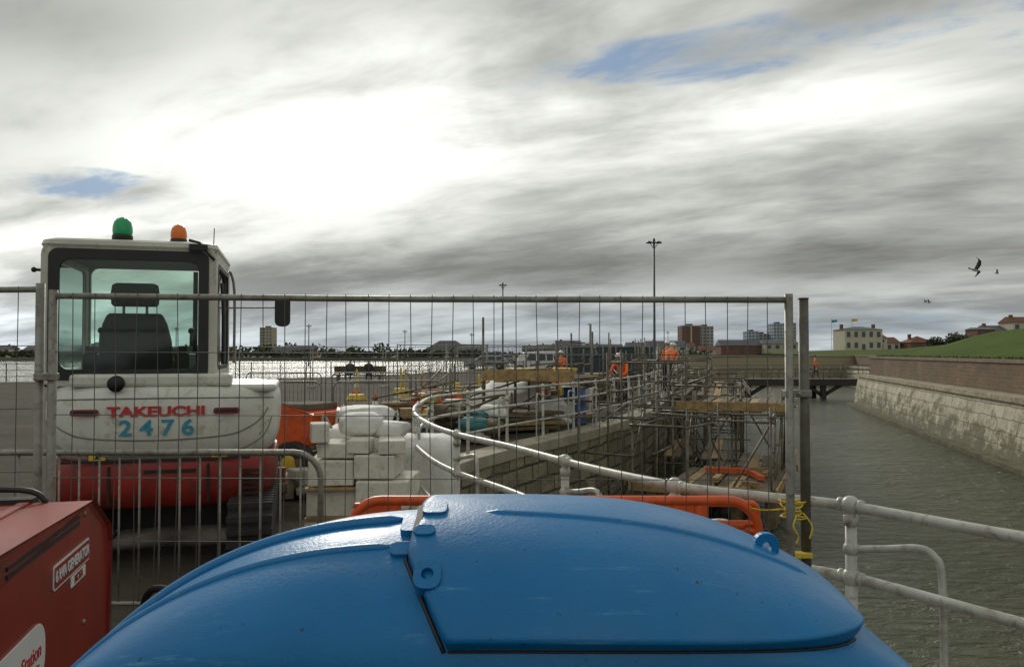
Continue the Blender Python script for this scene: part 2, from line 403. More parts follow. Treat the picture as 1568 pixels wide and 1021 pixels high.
    sky=N(nt,'ShaderNodeTexSky',sky_type='NISHITA'); sky.sun_disc=False
    sky.sun_elevation=math.radians(24); sky.sun_rotation=math.radians(-14); sky.dust_density=.4; sky.ozone_density=2
    skc=mixc(nt,.80,sky.outputs[0],(1.7,2.8,4.4))
    f=mixc(nt,gapm,cl.outputs[0],skc)
    nt.links.new(f,bg.inputs['Color'])
build_world()
sd=bpy.data.lights.new('sun','SUN'); sd.energy=1.5; sd.angle=math.radians(12); sd.color=(1,.95,.85)
so=bpy.data.objects.new('sun',sd); COL.objects.link(so)
az_,el_=math.radians(-14),math.radians(24)
dirv=Vector((math.sin(az_)*math.cos(el_),math.cos(az_)*math.cos(el_),math.sin(el_)))
so.rotation_euler=dirv.to_track_quat('Z','Y').to_euler()

# ------------------------------------------------------------------ camera
cd=bpy.data.cameras.new('camera'); cam=bpy.data.objects.new('camera',cd); COL.objects.link(cam)
cam.location=(0,0,1.7); cam.rotation_euler=(math.radians(90+1.37),0,0); cd.sensor_width=36; cd.lens=28.24; cd.clip_end=9000; cd.clip_start=.05
scene.camera=cam

# ------------------------------------------------------------------ setting
WZ=-1.8
rail0=[(5.6,-6),(3.6,-.6),(2.75,1.2),(2.2,2.25),(1.82,2.855),(1.446,3.446),(1.126,3.66),(.796,3.95),(.319,4.845),(-.018,5.59),(-.437,6.396),(-.776,7.4),(-1.04,8.6),(-1.17,10),(-1.1,11.9),(-.27,14),(.75,16),(2.0,18.6),(4.3,25),(9.2,44),(13.4,61.5),(20.2,88)]
railp=[(p.x,p.y) for p in catmull([(a,b,0) for a,b in rail0],6)]
edge=offset(railp,.22)
lake=[(60,340),(0,340),(0,115),(-4.8,70),(-12,54),(-29,45),(-90,30),(-90,-40),(5.6,-40)]
sheet('promenade_ground',edge+[(200,88),(200,340)]+lake[1:],0,asphalt)
wall_strip('quay_wall',edge,-2.6,-.005,quaym,.12)
b=MB(); strip_solid(b,offset(railp,-.28),offset(railp,.26),-.16,.035,coping); b.obj('quay_coping',bevel=.01)
b=MB(); b.add([(-3000,-300,WZ),(3000,-300,WZ),(3000,360,WZ),(-3000,360,WZ)],[(0,1,2,3)],waterm); b.obj('water')
b=MB(); b.add([(-4000,332,-.3),(4000,332,-.3),(4000,7000,-.3),(-4000,7000,-.3),(-4000,329,-2.5),(4000,329,-2.5)],[(0,1,2,3),(4,5,1,0)],farland); b.obj('far_shore_ground')
lakeedge=[(0,340),(0,115),(-4.8,70),(-12,54),(-29,45),(-90,30)]
wall_strip('lake_edge_wall',lakeedge[::-1],-2.6,0-.005,quaym)
b=MB(); strip_solid(b,offset(lakeedge[::-1],.05),offset(lakeedge[::-1],.5),-.1,.06,coping); b.obj('lake_edge_coping')

fw=[(19.6,88),(60,88)]
wall_strip('far_canal_wall',fw,-2.4,.0,farwallm,.1)
b=MB(); b.box((50,88.4,.65),(61,.5,1.3),farwallm); b.box((50,88.4,1.36),(61.2,.7,.12),coping); b.obj('far_parapet_wall')

def ox(Y): return 9.75+.25*Y
wp=[(ox(Y),Y) for Y in range(-40,55,6)]+[(ox(54),54),(ox(54)+6,55.5),(ox(88)+5,88.3)]
wpr=wp[::-1]
ow=empty('sea_wall')
wall_strip('stone_face',wpr,-2.6,.1,seam,.55,parent=ow)
b=MB(); strip_solid(b,offset(wpr,.14),offset(wpr,-.9),.1,.27,M('pale_coping',(.42,.37,.27),.85,0,.2,1.2,.4,20,.02,dirt=(.16,.13,.07),dirtamt=.8)); b.obj('ledge_coping',ow)
b=MB(); strip_solid(b,offset(wpr,.95),offset(wpr,.5),-2.2,-1.66,M('weedy_toe',(.12,.11,.06),.9,0,.4,2,.6,10,.05)); b.obj('toe_ledge',ow)
bw=offset(wpr,-.8)
wall_strip('brick_face',bw,.26,1.33,brickm,.04,parent=ow)
b=MB(); strip_solid(b,offset(wpr,-.74),offset(wpr,-1.25),1.33,1.46,M('brick_coping',(.20,.15,.11),.9,0,.3,3,.5,20,.02)); b.obj('brick_coping',ow)

def crest(Y): return 2.25+1.35*max(0,min(1,(110-Y)/75))
b=MB(); Ys=[-45+i*2.2 for i in range(46)]+[56,60,70,80,90,105,125,150,190,240,300,340]
offs=[0,.8,2,3.5,5,6.5,8,9.5,11,14,20,40,100,400,2500]
vs=[]
for Y in Ys:
    base=ox(Y)+(1.1 if Y<55 else 7.1)
    for o in offs:
        k=min(1,o/10); k=k*k*(3-2*k)
        zz=1.36+(crest(Y)-1.36)*k+(noise.noise((o*.25,Y*.10,0))*.14 if 0<o<40 else 0)
        vs.append((base+o,Y,zz))
n=len(offs); b.add(vs,[(i*n+j,i*n+j+1,(i+1)*n+j+1,(i+1)*n+j) for i in range(len(Ys)-1) for j in range(n-1)],grass,True); b.obj('grass_bank')
tufts=MB()
for i in range(1600):
    Y=R(16,54); x=ox(Y)+1.15+R(0,.35); h=R(.05,.22); a=R(0,3.14); w=.035
    dx,dy=math.cos(a)*w,math.sin(a)*w; z0=1.38
    tufts.add([(x-dx,Y-dy,z0),(x+dx,Y+dy,z0),(x+R(-.06,.06),Y+R(-.06,.06),z0+h)],[(0,1,2)],grass)
tufts.obj('grass_fringe')

# ------------------------------------------------------------------ buildings
def house(name,x,y,z,w,d,h,rh,wm,rm,floors=2,nw=3,hip=False,rz=0,chim=1):
    e=empty(name,(x,y,z),rz)
    b=MB(); b.box((0,0,h/2),(w,d,h),wm); b.obj('walls',e)
    b=MB(); o=.3; ins=(d/2 if hip else 0)
    b.add([(-w/2-o,-d/2-o,h),(w/2+o,-d/2-o,h),(w/2+o,d/2+o,h),(-w/2-o,d/2+o,h),(-w/2+ins,0,h+rh),(w/2-ins,0,h+rh)],[(0,1,5,4),(2,3,4,5),(1,2,5),(3,0,4),(3,2,1,0)],rm); b.obj('roof',e)
    b=MB()
    for f in range(floors):
        for i in range(nw):
            if f==0 and i==nw//2:
                b.box((-w/2+w*(i+.5)/nw,-d/2-.03,1.1),(1.0,.1,2.1),winm); continue
            b.box((-w/2+w*(i+.5)/nw,-d/2-.03,(f+.55)*h/floors),(w/nw*.45,.1,h/floors*.5),winm)
    b.obj('windows',e)
    b=MB()
    for i in range(chim): b.box((-w/2+.8+i*(w-1.6)/max(1,chim-1) if chim>1 else -w*.3,0,h+rh*.9),(.9,.7,1.6),wallred)
    if chim: b.obj('chimneys',e)
    return e
def tower(name,x,y,w,d,h,wm,floors=12,nw=6,z=-.3,rz=0,accent=None):
    e=empty(name,(x,y,z),rz)
    b=MB(); b.box((0,0,h/2),(w,d,h),wm); b.box((0,0,h+.8),(w*.35,d*.4,1.6),roofgrey); b.box((0,0,h+.2),(w*1.02,d*1.02,.5),concrete); b.obj('structure',e)
    b=MB(); fh=h/floors
    for f in range(floors):
        for i in range(nw):
            b.box((-w/2+w*(i+.5)/nw,-d/2-.06,(f+.55)*fh),(w/nw*.55,.2,fh*.45),winm)
        for i in range(3): b.box((-w/2-.06,-d/2+d*(i+.5)/3,(f+.55)*fh),(.2,d/3*.5,fh*.5),winm)
    b.obj('windows',e)
    if accent:
        b=MB(); b.box((-w*.0,-d/2-.12,h/2),(w/nw*.45,.5,h*1.0),accent); b.obj('stair_core',e)
    return e
house('cream_villa',107.5,250,2.2,11.5,9,6.6,1.0,wallcream,roofgrey,2,5,True,chim=2)
house('cream_villa_annexe',117,262,2.2,7,8,4.2,1.5,wallcream,roofred,2,2)
house('red_roof_house',133.5,265,2.2,8,8,2.8,2.2,wallred,roofred,1,3,True)
house('red_roof_house',125,270,2.2,7,8,2.8,1.9,wallcream,roofred,1,3)
house('brick_bungalow',134,230,2.3,5,6,6,.6,wallred,roofgrey,2,2,chim=0)
house('terrace_house',151.5,240,2.3,8,7,8.3,1.8,wallcream,roofred,3,3)
house('terrace_house',144,242,2.3,6,7,5.8,1.8,wallgrey,roofgrey,2,3)
house('seafront_pavilion',-32,400,-.3,22,14,3.4,4.6,wallcream,roofgrey,1,7,True,chim=0)
house('brick_hall',86,300,-.2,18,8,4.5,2.2,wallred,roofgrey,2,6,chim=0)
house('brick_hall',98,296,-.2,12,8,5.2,1.5,walltan,roofgrey,2,4,chim=0)
tower('tower_block',-179,590,9,12,20,walltan,9,4,accent=None)
tower('tower_block',110,500,11,14,18.3,wallred,9,5,accent=walltan)
tower('tower_block',120.5,505,9,14,18,wallgrey,9,4)
tower('tower_block',162,545,7,12,16,wallblue,8,3)
tower('tower_block',170,550,9,12,14.5,wallgrey,7,4,accent=wallblue)
tower('tower_block',178,540,8,12,21,wallblue,10,4,accent=walltan)
tower('tower_block',186,540,6,12,21.5,wallgrey,10,3,accent=wallred)
for i in range(26):
    x=R(-300,-10); y=R(345,420)
    if -45<x<-18: continue
    house('waterfront_house',x,y,-.3,R(9,18),8,R(2.5,4.8),R(1.5,2.5),random.choice([wallcream,wallgrey,wallred]),random.choice([roofred,roofgrey,roofgrey]),2,4,chim=random.choice([0,1]))
for i in range(16):
    x=R(12,90); y=R(350,420)
    house('waterfront_house',x,y,-.3,R(9,18),8,R(3,5.5),R(1.5,2.5),random.choice([wallcream,wallgrey,wallred]),random.choice([roofred,roofgrey]),2,4,chim=1)

def foliage(mb,c,r,n,size,ms):
    for i in range(n):
        d=Vector((random.gauss(0,1),random.gauss(0,1),random.gauss(0,1))).normalized()*(random.random()**.4)
        p=Vector(c)+Vector((d.x*r[0],d.y*r[1],d.z*r[2])); a=Vector((R(-1,1),R(-1,1),R(-1,1))).normalized()*size*R(.5,1.2); q=a.orthogonal().normalized()*size*R(.5,1)
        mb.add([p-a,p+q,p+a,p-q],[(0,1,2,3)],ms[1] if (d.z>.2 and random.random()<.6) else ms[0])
b=MB()
for i in range(170):
    x=R(-420,110); y=R(338,350); r=R(2,7); foliage(b,(x,y,R(.3,1.6)),(r,2,R(1,2.6)),45,.8,(leaf,leafl))
for i in range(60):
    x=R(-420,-60); y=R(430,500); r=R(4,10); foliage(b,(x,y,R(2,4)),(r,3,R(2,4)),45,1.1,(leaf,leafl))
b.obj('distant_tree_line')
def shrub(name,x,y,z,r,h,n=320):
    b=MB()
    for k in range(5):
        a=R(0,6.3); b.tube([(x,y,z-.1),(x+math.cos(a)*r*.4,y+math.sin(a)*r*.4,z+h*.7)],[.08,.02],timber,5)
    for k in range(7):
        foliage(b,(x+R(-.6,.6)*r,y+R(-.4,.4)*r,z+h*R(.35,.65)),(r*.5,r*.5,h*.38),n//7,.28,(leaf,leafl))
    return b.obj(name)
shrub('hawthorn_bush',75,135,2.2,2.6,3.2,900); shrub('hawthorn_bush',77.5,137,2.2,2.0,2.7,600); shrub('hawthorn_bush',72.2,136,2.2,1.8,2.4,400)

# ------------------------------------------------------------------ footbridge
e=empty('footbridge')
bt=M('bridge_timber_dark',(.045,.04,.035),.85)
b=MB(); b.box((21.2,61,-.42),(17.5,2.4,.28),darkpost); b.box((21.2,59.75,-.5),(17.5,.12,.5),bt); b.obj('deck',e)
b=MB()
for x in (14.5,17.6,23.2,28.4):
    for yy in (60,62):
        b.box((x,yy,-1.6),(.35,.35,2.2),bt)
    b.tube([(x,60,-1.5),(x-1.5,60,-.6)],.14,bt,6); b.tube([(x,60,-1.5),(x+1.5,60,-.6)],.14,bt,6)
b.obj('trestles',e)
b=MB()
for yy in (59.9,62.1):
    for zz in (.1,.42,.75): b.tube([(12.6,yy,zz),(29.8,yy,zz)],.025,darkpost,5)
    for i in range(14): b.tube([(12.8+i*1.3,yy,-.3),(12.8+i*1.3,yy,.78)],.03,darkpost,5)
b.obj('handrails',e)

# ------------------------------------------------------------------ quayside railing
def path_at(path,dist):
    acc=0
    for i in range(len(path)-1):
        a=Vector(path[i]);c=Vector(path[i+1]); l=(c-a).length
        if acc+l>=dist: return a+(c-a)*((dist-acc)/l),(c-a).normalized()
        acc+=l
    return Vector(path[-1]),(Vector(path[-1])-Vector(path[-2])).normalized()
def arclen(path,pt):
    acc=0;best=(9e9,0)
    for i in range(len(path)):
        if i: acc+=(Vector(path[i])-Vector(path[i-1])).length
        d=(Vector(path[i])-Vector(pt)).length
        if d<best[0]: best=(d,acc)
    return best[1]
e=empty('quayside_railing')
b=MB(); HT=1.05
for zz,r in ((HT,.023),(.745,.023),(.40,.019)):
    b.tube([(x,y,zz+noise.noise((x*.8,y*.8,zz))*.012) for x,y in railp if y<60],r,railpaint,10)
b.obj('rails',e)
ends=[(1.446,3.446),(.796,3.95),(.319,4.845),(-.437,6.396),(-1.04,8.6)]
ds=[arclen(railp,p) for p in ends]
d=ds[0]-1.6; dl=[]
while d>0: dl.append(d); d-=1.6
d=ds[-1]+1.5; tot=arclen(railp,(9.2,44))
while d<tot: dl.append(d); d+=1.5
b=MB(); 
for d in ds+dl:
    p,t=path_at(railp,d); nrm=Vector((t.y,-t.x))
    b.tube([(p.x,p.y,-.1),(p.x,p.y,.06),(p.x,p.y,.3),(p.x,p.y,HT)],[.035,.032,.026,.024],railpaint,10)
    b.tube([(p.x,p.y,.035),(p.x,p.y,.06)],.07,railpaint,12)
    for zz in (HT,.745,.40):
        b.sphere((p.x,p.y,zz),.039,railpaint,14,10,1.05)
        if p.y<8:
            for s_ in (-1,1):
                q=p+t*s_*.045; b.tube([(q.x-t.x*.008,q.y-t.y*.008,zz),(q.x+t.x*.008,q.y+t.y*.008,zz)],.029,railpaint,12)
    b.tube([(p.x,p.y,HT-.085),(p.x,p.y,HT-.045)],.031,railpaint,10)
    if p.y<20:
        q=p-t*.13+nrm*.02; q2=p-t*.27+nrm*.03
        z0=.865
        b.sphere((p.x,p.y,z0),.034,railpaint,12,8)
        b.tube(catmull([(p.x,p.y,z0),(q.x,q.y,z0+.022),(q2.x,q2.y,z0+.05),((q2-t*.06).x,(q2-t*.06).y,z0+.03),((q2-t*.09).x,(q2-t*.09).y,z0-.05),((q2-t*.095).x,(q2-t*.095).y,.4),((q2-t*.095).x,(q2-t*.095).y,.02)],5),.015,railpaint,8)
b.obj('standards',e)

e=empty('lake_side_railing')
b=MB(); lp=[(p.x,p.y) for p in catmull([(a,c,0) for a,c in lakeedge[1:]],8)]; lp=offset(lp,.5)
for zz in (1.05,.7,.35): b.tube([(x,y,zz) for x,y in lp],.025,railpaint,5)
L=sum((Vector(lp[i+1])-Vector(lp[i])).length for i in range(len(lp)-1)); d=0
while d<L:
    p,t=path_at(lp,d); b.tube([(p.x,p.y,0),(p.x,p.y,1.1)],.035,darkpost,6); d+=1.9
b.obj('rails_and_posts',e)

# ------------------------------------------------------------------ mesh security fence
def fence_panel(name,xa,xb,z0,za,zb,pitch=.09,wr=.0019,fr=.018,loc=(0,0,0),rz=0,m=galv,hp=.26,feet=True,extra=0.025,seg=5):
    e=empty(name,loc,rz); b=MB()
    b.tube([(xa,0,z0),(xa,0,za+extra)],fr,m,10); b.tube([(xb,0,z0),(xb,0,zb+extra)],fr,m,10)
    b.tube([(xa,0,za),( (xa+xb)/2,0,(za+zb)/2-.006),(xb,0,zb)],fr*.72,m,10); b.tube([(xa,0,z0+.14),(xb,0,z0+.14)],fr*.8,m,8)
    b.obj('frame',e)
    b=MB(); n=int((xb-xa)/pitch); 
    for i in range(1,n+1):
        x=xa+i*(xb-xa)/(n+1); zt=za+(zb-za)*i/(n+1)
        ph=R(-.005,.005); p2=R(-.010,.010) if fr<.02 else 0
        b.tube([(x,-fr*.6,z0+.14),(x+ph,-fr*.6-.004,z0+.7),(x+p2,-fr*.6+R(-.006,.006),z0+1.3),(x+ph,-fr*.6,zt+.012)],wr,wiremat,seg,cap=False)
    z=za-hp*.9
    while z>z0+.2:
        k=(z-z0)/(za-z0)
        b.tube([(xa,-fr*.6+wr*1.5,z),((xa+xb)/2,-fr*.6+wr*1.5,z-.006),(xb,-fr*.6+wr*1.5,z0+(zb-z0)*k)],wr*1.05,wiremat,seg,cap=False); z-=hp
    b.obj('wire_mesh',e)
    if feet:
        b=MB()
        for x in (xa,xb): b.box((x,0,.06),(.22,.62,.12),concrete,tx=.85,ty=.92)
        b.obj('block_feet',e,bevel=.015)
    return e
fe=fence_panel('mesh_fence_panel',-1.915,1.155,.08,1.937,1.92,loc=(0,3.35,0))
b=MB()
for z in (1.60,.62): b.box((-1.94,-.0,z),(.085,.05,.03),galv)
b.box((1.19,.01,1.53),(.11,.05,.03),galv); b.tube([(1.19,-.04,1.53),(1.19,.06,1.53)],.009,galv,6)
b.box((1.20,.015,.86),(.09,.045,.022),ropem)
b.obj('clips',fe,bevel=.004)
fence_panel('mesh_fence_panel',-3.07,0,.08,1.95,1.965,loc=(-1.975,3.36,0),rz=math.radians(-1.5))
b=MB(); b.tube([(1.232,3.385,.79),(1.225,3.375,1.925)],.021,darkpost,12); b.tube([(1.225,3.375,1.924),(1.225,3.375,1.93)],.0225,darkpost,12)
b.obj('scaffold_pole')
b=MB(); pts=[]
for i in range(60):
    a=i*.75; pts.append((1.18+.045*math.cos(a)+.012*math.sin(i*.3),3.39+.05*math.sin(a),1.045+.035*math.sin(i*.21)))
b.tube(pts,.0035,ropem,6)
b.tube(catmull([(1.13,3.36,1.05),(1.05,3.42,1.035),(.98,3.52,1.045)],5),.0035,ropem,6)
b.tube(catmull([(1.2,3.33,1.04),(1.23,3.31,.99),(1.215,3.3,.94)],5),.0035,ropem,6); b.tube(catmull([(1.17,3.32,1.03),(1.15,3.3,.99),(1.17,3.3,.95),(1.16,3.3,.92)],5),.0035,ropem,6)
b.obj('yellow_rope')

# ------------------------------------------------------------------ orange barrier
e=empty('orange_pedestrian_barrier',(.182,3.47,0))
b=MB()
W,H=1.79,.96; zc=.605
def rr_tube(mb,w,h,r,rad,cx,cz,m):
    mb.tube([(cx+x,0,cz+y) for x,y in rrect(w,h,r,7)],rad,m,10,closed=True)
rr_tube(b,W-.04,H-.04,.13,.022,0,zc,orange)
b.tube([(-W/2+.08,0,zc+H/2-.125),(W/2-.08,0,zc+H/2-.125)],.02,orange,10)
segs=[(-.86,-.66),(-.55,-.40),(-.29,.30),(.41,.60),(.60,.66)]
z1,z2=zc+H/2-.115,zc+H/2-.03
for a,c in segs: b.box(((a+c)/2,0,(z1+z2)/2),(c-a,.026,z2-z1),orange)
for k in range(3):
    rr_tube(b,.235,.085,.03,.014,.755,zc+H/2-.075-k*.115,orange)
for i in range(9):
    b.box((-.78+i*.165,0,zc-.06),(.075,.024,.72),orange)
b.tube([(.62,0,zc-.44),(.62,0,zc+.44)],.017,orange,8)
b.tube([(-.86,0,zc-.2),(.86,0,zc-.2)],.02,orange,8)
b.obj('panel',e,bevel=.004)
b=MB()
for x in (-.6,.6): b.box((x,0,.06),(.14,.5,.12),rubber,tx=.8)
b.obj('feet',e,bevel=.01)

def crowd_barrier(name,loc,rz,w=2.3,h=1.1,m=galv,pitch=.12):
    e=empty(name,loc,rz); b=MB(); r=.16
    pts=[(-w/2,0,.12)]+[(-w/2+r-r*math.cos(a),0,h-r+r*math.sin(a)) for a in [i*math.pi/2/6 for i in range(7)]]+[(w/2-r+r*math.sin(a),0,h-r+r*math.cos(a)) for a in [i*math.pi/2/6 for i in range(7)]]+[(w/2,0,.12)]
    b.tube(pts,.019,m,10); b.tube([(-w/2,0,.2),(w/2,0,.2)],.014,m,8); b.obj('frame',e)
    b=MB(); n=int(w/pitch)
    for i in range(1,n): b.tube([(-w/2+i*w/n,0,.2),(-w/2+i*w/n,0,h)],.0065,m,5)
    b.obj('bars',e)
    b=MB()
    for x in (-w*.35,w*.35): b.tube([(x,-.28,.02),(x,-.2,.1),(x,0,.16),(x,.2,.1),(x,.28,.02)],.014,m,6)
    b.obj('feet',e); return e
crowd_barrier('crowd_barrier',(-2.3,4.85,0),0.0)

# ------------------------------------------------------------------ excavator
ex=empty('mini_excavator',(-2.80,6.35,0),math.radians(15))
def sup(a,b_,yc,z,n=4.0,k=48):
    out=[]
    for i in range(k):
        t=2*math.pi*i/k; c,s=math.cos(t),math.sin(t)
        out.append((a*abs(c)**(2/n)*(1 if c>=0 else -1),yc+b_*abs(s)**(2/n)*(1 if s>=0 else -1),z))
    return out
cwp=[(.845,.80,.86),(.87,.845,.90),(.92,.885,.93),(1.0,.910,.955),(1.10,.92,.965),(1.22,.922,.965),(1.32,.915,.96),(1.385,.895,.94),(1.42,.865,.91),(1.435,.82,.87)]
def cwy(x,z):
    for i in range(len(cwp)-1):
        if cwp[i][0]<=z<=cwp[i+1][0]:
            k=(z-cwp[i][0])/(cwp[i+1][0]-cwp[i][0]); a=cwp[i][1]+(cwp[i+1][1]-cwp[i][1])*k; bb=cwp[i][2]+(cwp[i+1][2]-cwp[i][2])*k
            return .96-bb*(1-min(1,abs(x/a))**4.0)**.25
    return 0
b=MB(); b.loft([sup(a,bb,.96,z) for z,a,bb in cwp],white); b.obj('counterweight',ex)
groove=M('groove_grey',(.16,.165,.14),.6)
b=MB()
for (pts) in ([(-.86,1.16),(-.80,1.02),(-.66,.93),(-.45,.895),(0,.885),(.45,.895),(.66,.93),(.80,1.02),(.86,1.16)],[(-.83,1.24),(-.78,1.16),(-.68,1.09),(-.5,1.035),(0,1.01),(.5,1.035),(.68,1.09),(.78,1.16),(.83,1.24)],[(-.87,1.32),(-.6,1.335),(0,1.34),(.6,1.335),(.87,1.32)]):
    c=catmull([(x,0,z) for x,z in pts],5); b.tube([(p.x,cwy(p.x,p.z)-.0005,p.z) for p in c],.006,groove,6)
b.obj('moulded_creases',ex)
b=MB()
for s in (-1,1):
    pr=[(.50,.885),(.80,.885),(.84,1.14),(.77,1.03)]
    vs=[(s*x,cwy(x,z)-.006,z) for x,z in pr]; b.add(vs,[(0,1,2,3) if s>0 else (3,2,1,0)],black)
b.obj('vents',ex)
b=MB()
slotm=M('slot_red',(.2,.02,.02),.5)
for s in (-1,1): b.plate(lambda a,c,t:(a,t,c),.20,.05,.02,.012,slotm,c=(s*.52,1.235)); b.plate(lambda a,c,t:(a,t-.002,c),.16,.022,.01,.004,black,c=(s*.52,1.235))
o=b.obj('handle_slots',ex); o.location=(0,-.012,0)
b=MB(); b.tube([(-.30,.03,1.46),(-.30,-.012,1.455)],.062,black,20); b.tube([(-.30,.0,1.456),(-.30,-.02,1.456)],.04,rubber,16); b.obj('exhaust_outlet',ex)
b=MB(); b.box((-.05,.14,1.48),(1.2,.16,.10),white); b.box((.58,.75,1.41),(.64,1.25,.06),white); b.obj('engine_cover',ex,bevel=.025)
b=MB(); b.loft([sup(a,bb,.96,z) for z,a,bb in ((.47,.82,.86),(.50,.86,.90),(.62,.895,.93),(.80,.90,.935),(.845,.885,.92))],red); b.obj('lower_skirt',ex)
b=MB()
for i in range(5): b.box((.72,-.0+.075,.56+i*.045),(.16,.05,.02),black)
b.box((0,.03,.85),(1.4,.02,.018),black)
b.box((.1,.035,.76),(.4,.02,.03),black); b.box((-.35,.03,.66),(.02,.02,.30),black); b.box((.38,.03,.66),(.02,.02,.30),black)
b.obj('vents_lower',ex)
b=MB()
for x in (-.44,.46): b.box((x,cwy(x,.885)-.006,.885),(.12,.006,.055),yellow)
b.obj('hazard_labels',ex)
b=MB()
for x in (-.44,.46): b.add([(x-.02,cwy(x,.885)-.011,.868),(x+.02,cwy(x,.885)-.011,.868),(x,cwy(x,.885)-.011,.903)],[(0,1,2)],black)
b.obj('hazard_symbols',ex)
b=MB()
for s in (-1,1):
    prof=[(x,z) for x,z in rrect(2.5,.5,.24,6)]
    b.prism(prof,lambda a,c,t:(t,.95+a,.27+c),s*.55,s*.88,rubber)
    for k in range(22):
        b.box((s*.715,-.22+k*.113,.515),(.34,.05,.03),rubber); b.box((s*.715,-.22+k*.113,.025),(.34,.05,.03),rubber)
    for k in range(4): b.box((s*.715,-.315,.12+k*.1),(.34,.04,.045),rubber)
b.box((0,.95,.33),(1.1,.9,.2),black); b.tube([(0,.95,.4),(0,.95,.5)],.4,black,24)
b.obj('tracks',ex,bevel=.008)
b=MB(); b.box((0,2.45,.25),(1.9,.06,.36),red); b.box((-.4,2.25,.25),(.1,.4,.1),red); b.box((.4,2.25,.25),(.1,.4,.1),red); b.obj('dozer_blade',ex)
b=MB(); prof=[(1.7,.7),(2.0,.75),(2.9,1.3),(3.3,1.15),(3.35,1.0),(3.0,1.1),(2.2,.5),(1.75,.5)]
b.prism(prof,lambda a,c,t:(t,a,c),-.1,.1,red); b.prism([(3.1,1.25),(3.4,1.15),(3.3,.4),(3.15,.4)],lambda a,c,t:(t,a,c),-.08,.08,red)
b.tube([(0,1.8,.65),(0,2.7,1.05)],.045,galv,10)
b.prism([(3.0,.45),(3.5,.45),(3.55,.1),(3.3,.02),(3.0,.12)],lambda a,c,t:(t,a,c),-.3,.3,black); b.obj('boom_arm_bucket',ex,bevel=.01)
X0,X1,Y0,Y1,Z0,Z1=-.90,.41,.22,1.62,1.43,2.585
cx,cz=(X0+X1)/2,(Z0+Z1)/2; w,h=X1-X0,Z1-Z0
b=MB()
b.ring(lambda a,c,t:(cx+a,Y0+t,cz+c),w,h,.10,w-.13,h-.12,.07,.06,offwhite)
b.ring(lambda a,c,t:(cx+a,Y1-t,cz+c),w,h,.10,w-.12,h-.16,.07,.06,offwhite)
for xs,dx in ((X1,-1),(X0,1)):
    b.ring(lambda a,c,t:(xs+dx*t,(Y0+Y1)/2+a,cz+c),Y1-Y0-.13,h-.02,.05,Y1-Y0-.36,h-.26,.08,.05,offwhite)
b.box((cx,(Y0+Y1)/2,Z0+.03),(w-.02,Y1-Y0-.02,.06),black)
b.obj('cab_frame',ex,bevel=.012)
b=MB()
rl=[]
for k,(ins,z) in enumerate(((.0,Z1-.045),(-.012,Z1-.02),(.0,Z1+.015),(.05,Z1+.035),(.12,Z1+.042))):
    rl.append([(cx+x,(Y0+Y1)/2+y,z) for x,y in rrect(w-2*ins,Y1-Y0-2*ins,.09)])
b.loft(rl,offwhite,smooth=False); b.obj('cab_roof',ex)
b=MB()
b.ring(lambda a,c,t:(cx+a,Y0-.008+t,cz+c),w-.115,h-.105,.07,w-.27,h-.27,.09,.03,black)
b.ring(lambda a,c,t:(X1+.004-t,(Y0+Y1)/2+a,cz+c),Y1-Y0-.355,h-.255,.08,Y1-Y0-.42,h-.32,.07,.02,black)
b.tube([(cx-.1,Y1-.05,Z0),(cx-.1,Y1-.05,Z0+.5)],.02,black,8)
b.obj('window_seals',ex)
b=MB()
b.plate(lambda a,c,t:(cx+a,Y0+.012+t,cz+c),w-.2,h-.2,.09,.004,glass)
b.plate(lambda a,c,t:(cx+a,Y1-.03+t,cz+c),w-.13,h-.17,.07,.004,glass)
b.plate(lambda a,c,t:(X1-.03+t,(Y0+Y1)/2+a,cz+c),Y1-Y0-.38,h-.28,.07,.004,glass)
b.plate(lambda a,c,t:(X0+.03+t,(Y0+Y1)/2+a,cz+c),Y1-Y0-.38,h-.28,.07,.004,glass)
b.obj('glazing',ex)
b=MB()
b.box((cx,(Y0+Y1)/2,Z1-.06),(w-.14,Y1-Y0-.14,.05),black)
b.tube([(cx+.35,Y1-.15,Z0),(cx+.35,Y1-.12,Z1-.1)],.022,black,8)
b.obj('headlining',ex)
b=MB()
sx=-.26
def seatloop(wd,dp,y,z,r=.045): return [(sx+x,y+yy,z) for x,yy in rrect(wd,dp,r)]
b.loft([seatloop(.54,.12,.62,1.50),seatloop(.58,.14,.60,1.60),seatloop(.56,.14,.57,1.80),seatloop(.50,.14,.54,1.94),seatloop(.44,.12,.53,2.01),seatloop(.40,.08,.53,2.03)],navy)
b.loft([seatloop(.34,.08,.53,2.09),seatloop(.37,.10,.52,2.11),seatloop(.38,.10,.52,2.20),seatloop(.36,.09,.52,2.27),seatloop(.30,.06,.52,2.285)],navy)
for q in (-.09,.09): b.tube([(sx+q,.53,2.0),(sx+q,.53,2.12)],.012,galv,8)
b.box((sx,.85,1.56),(.5,.5,.14),navy); b.box((sx-.36,.8,1.72),(.08,.4,.07),navy); b.box((sx+.36,.8,1.72),(.08,.4,.07),navy)
b.box((sx-.36,.85,1.58),(.12,.5,.22),black); b.box((sx+.36,.85,1.58),(.12,.5,.22),black)
b.tube([(sx-.38,1.05,1.7),(sx-.38,1.08,1.88)],.016,black,8); b.sphere((sx-.38,1.08,1.90),.03,black)
b.tube([(sx+.38,1.05,1.7),(sx+.38,1.08,1.88)],.016,black,8); b.sphere((sx+.38,1.08,1.90),.03,black)
b.obj('operator_seat',ex,bevel=.01)
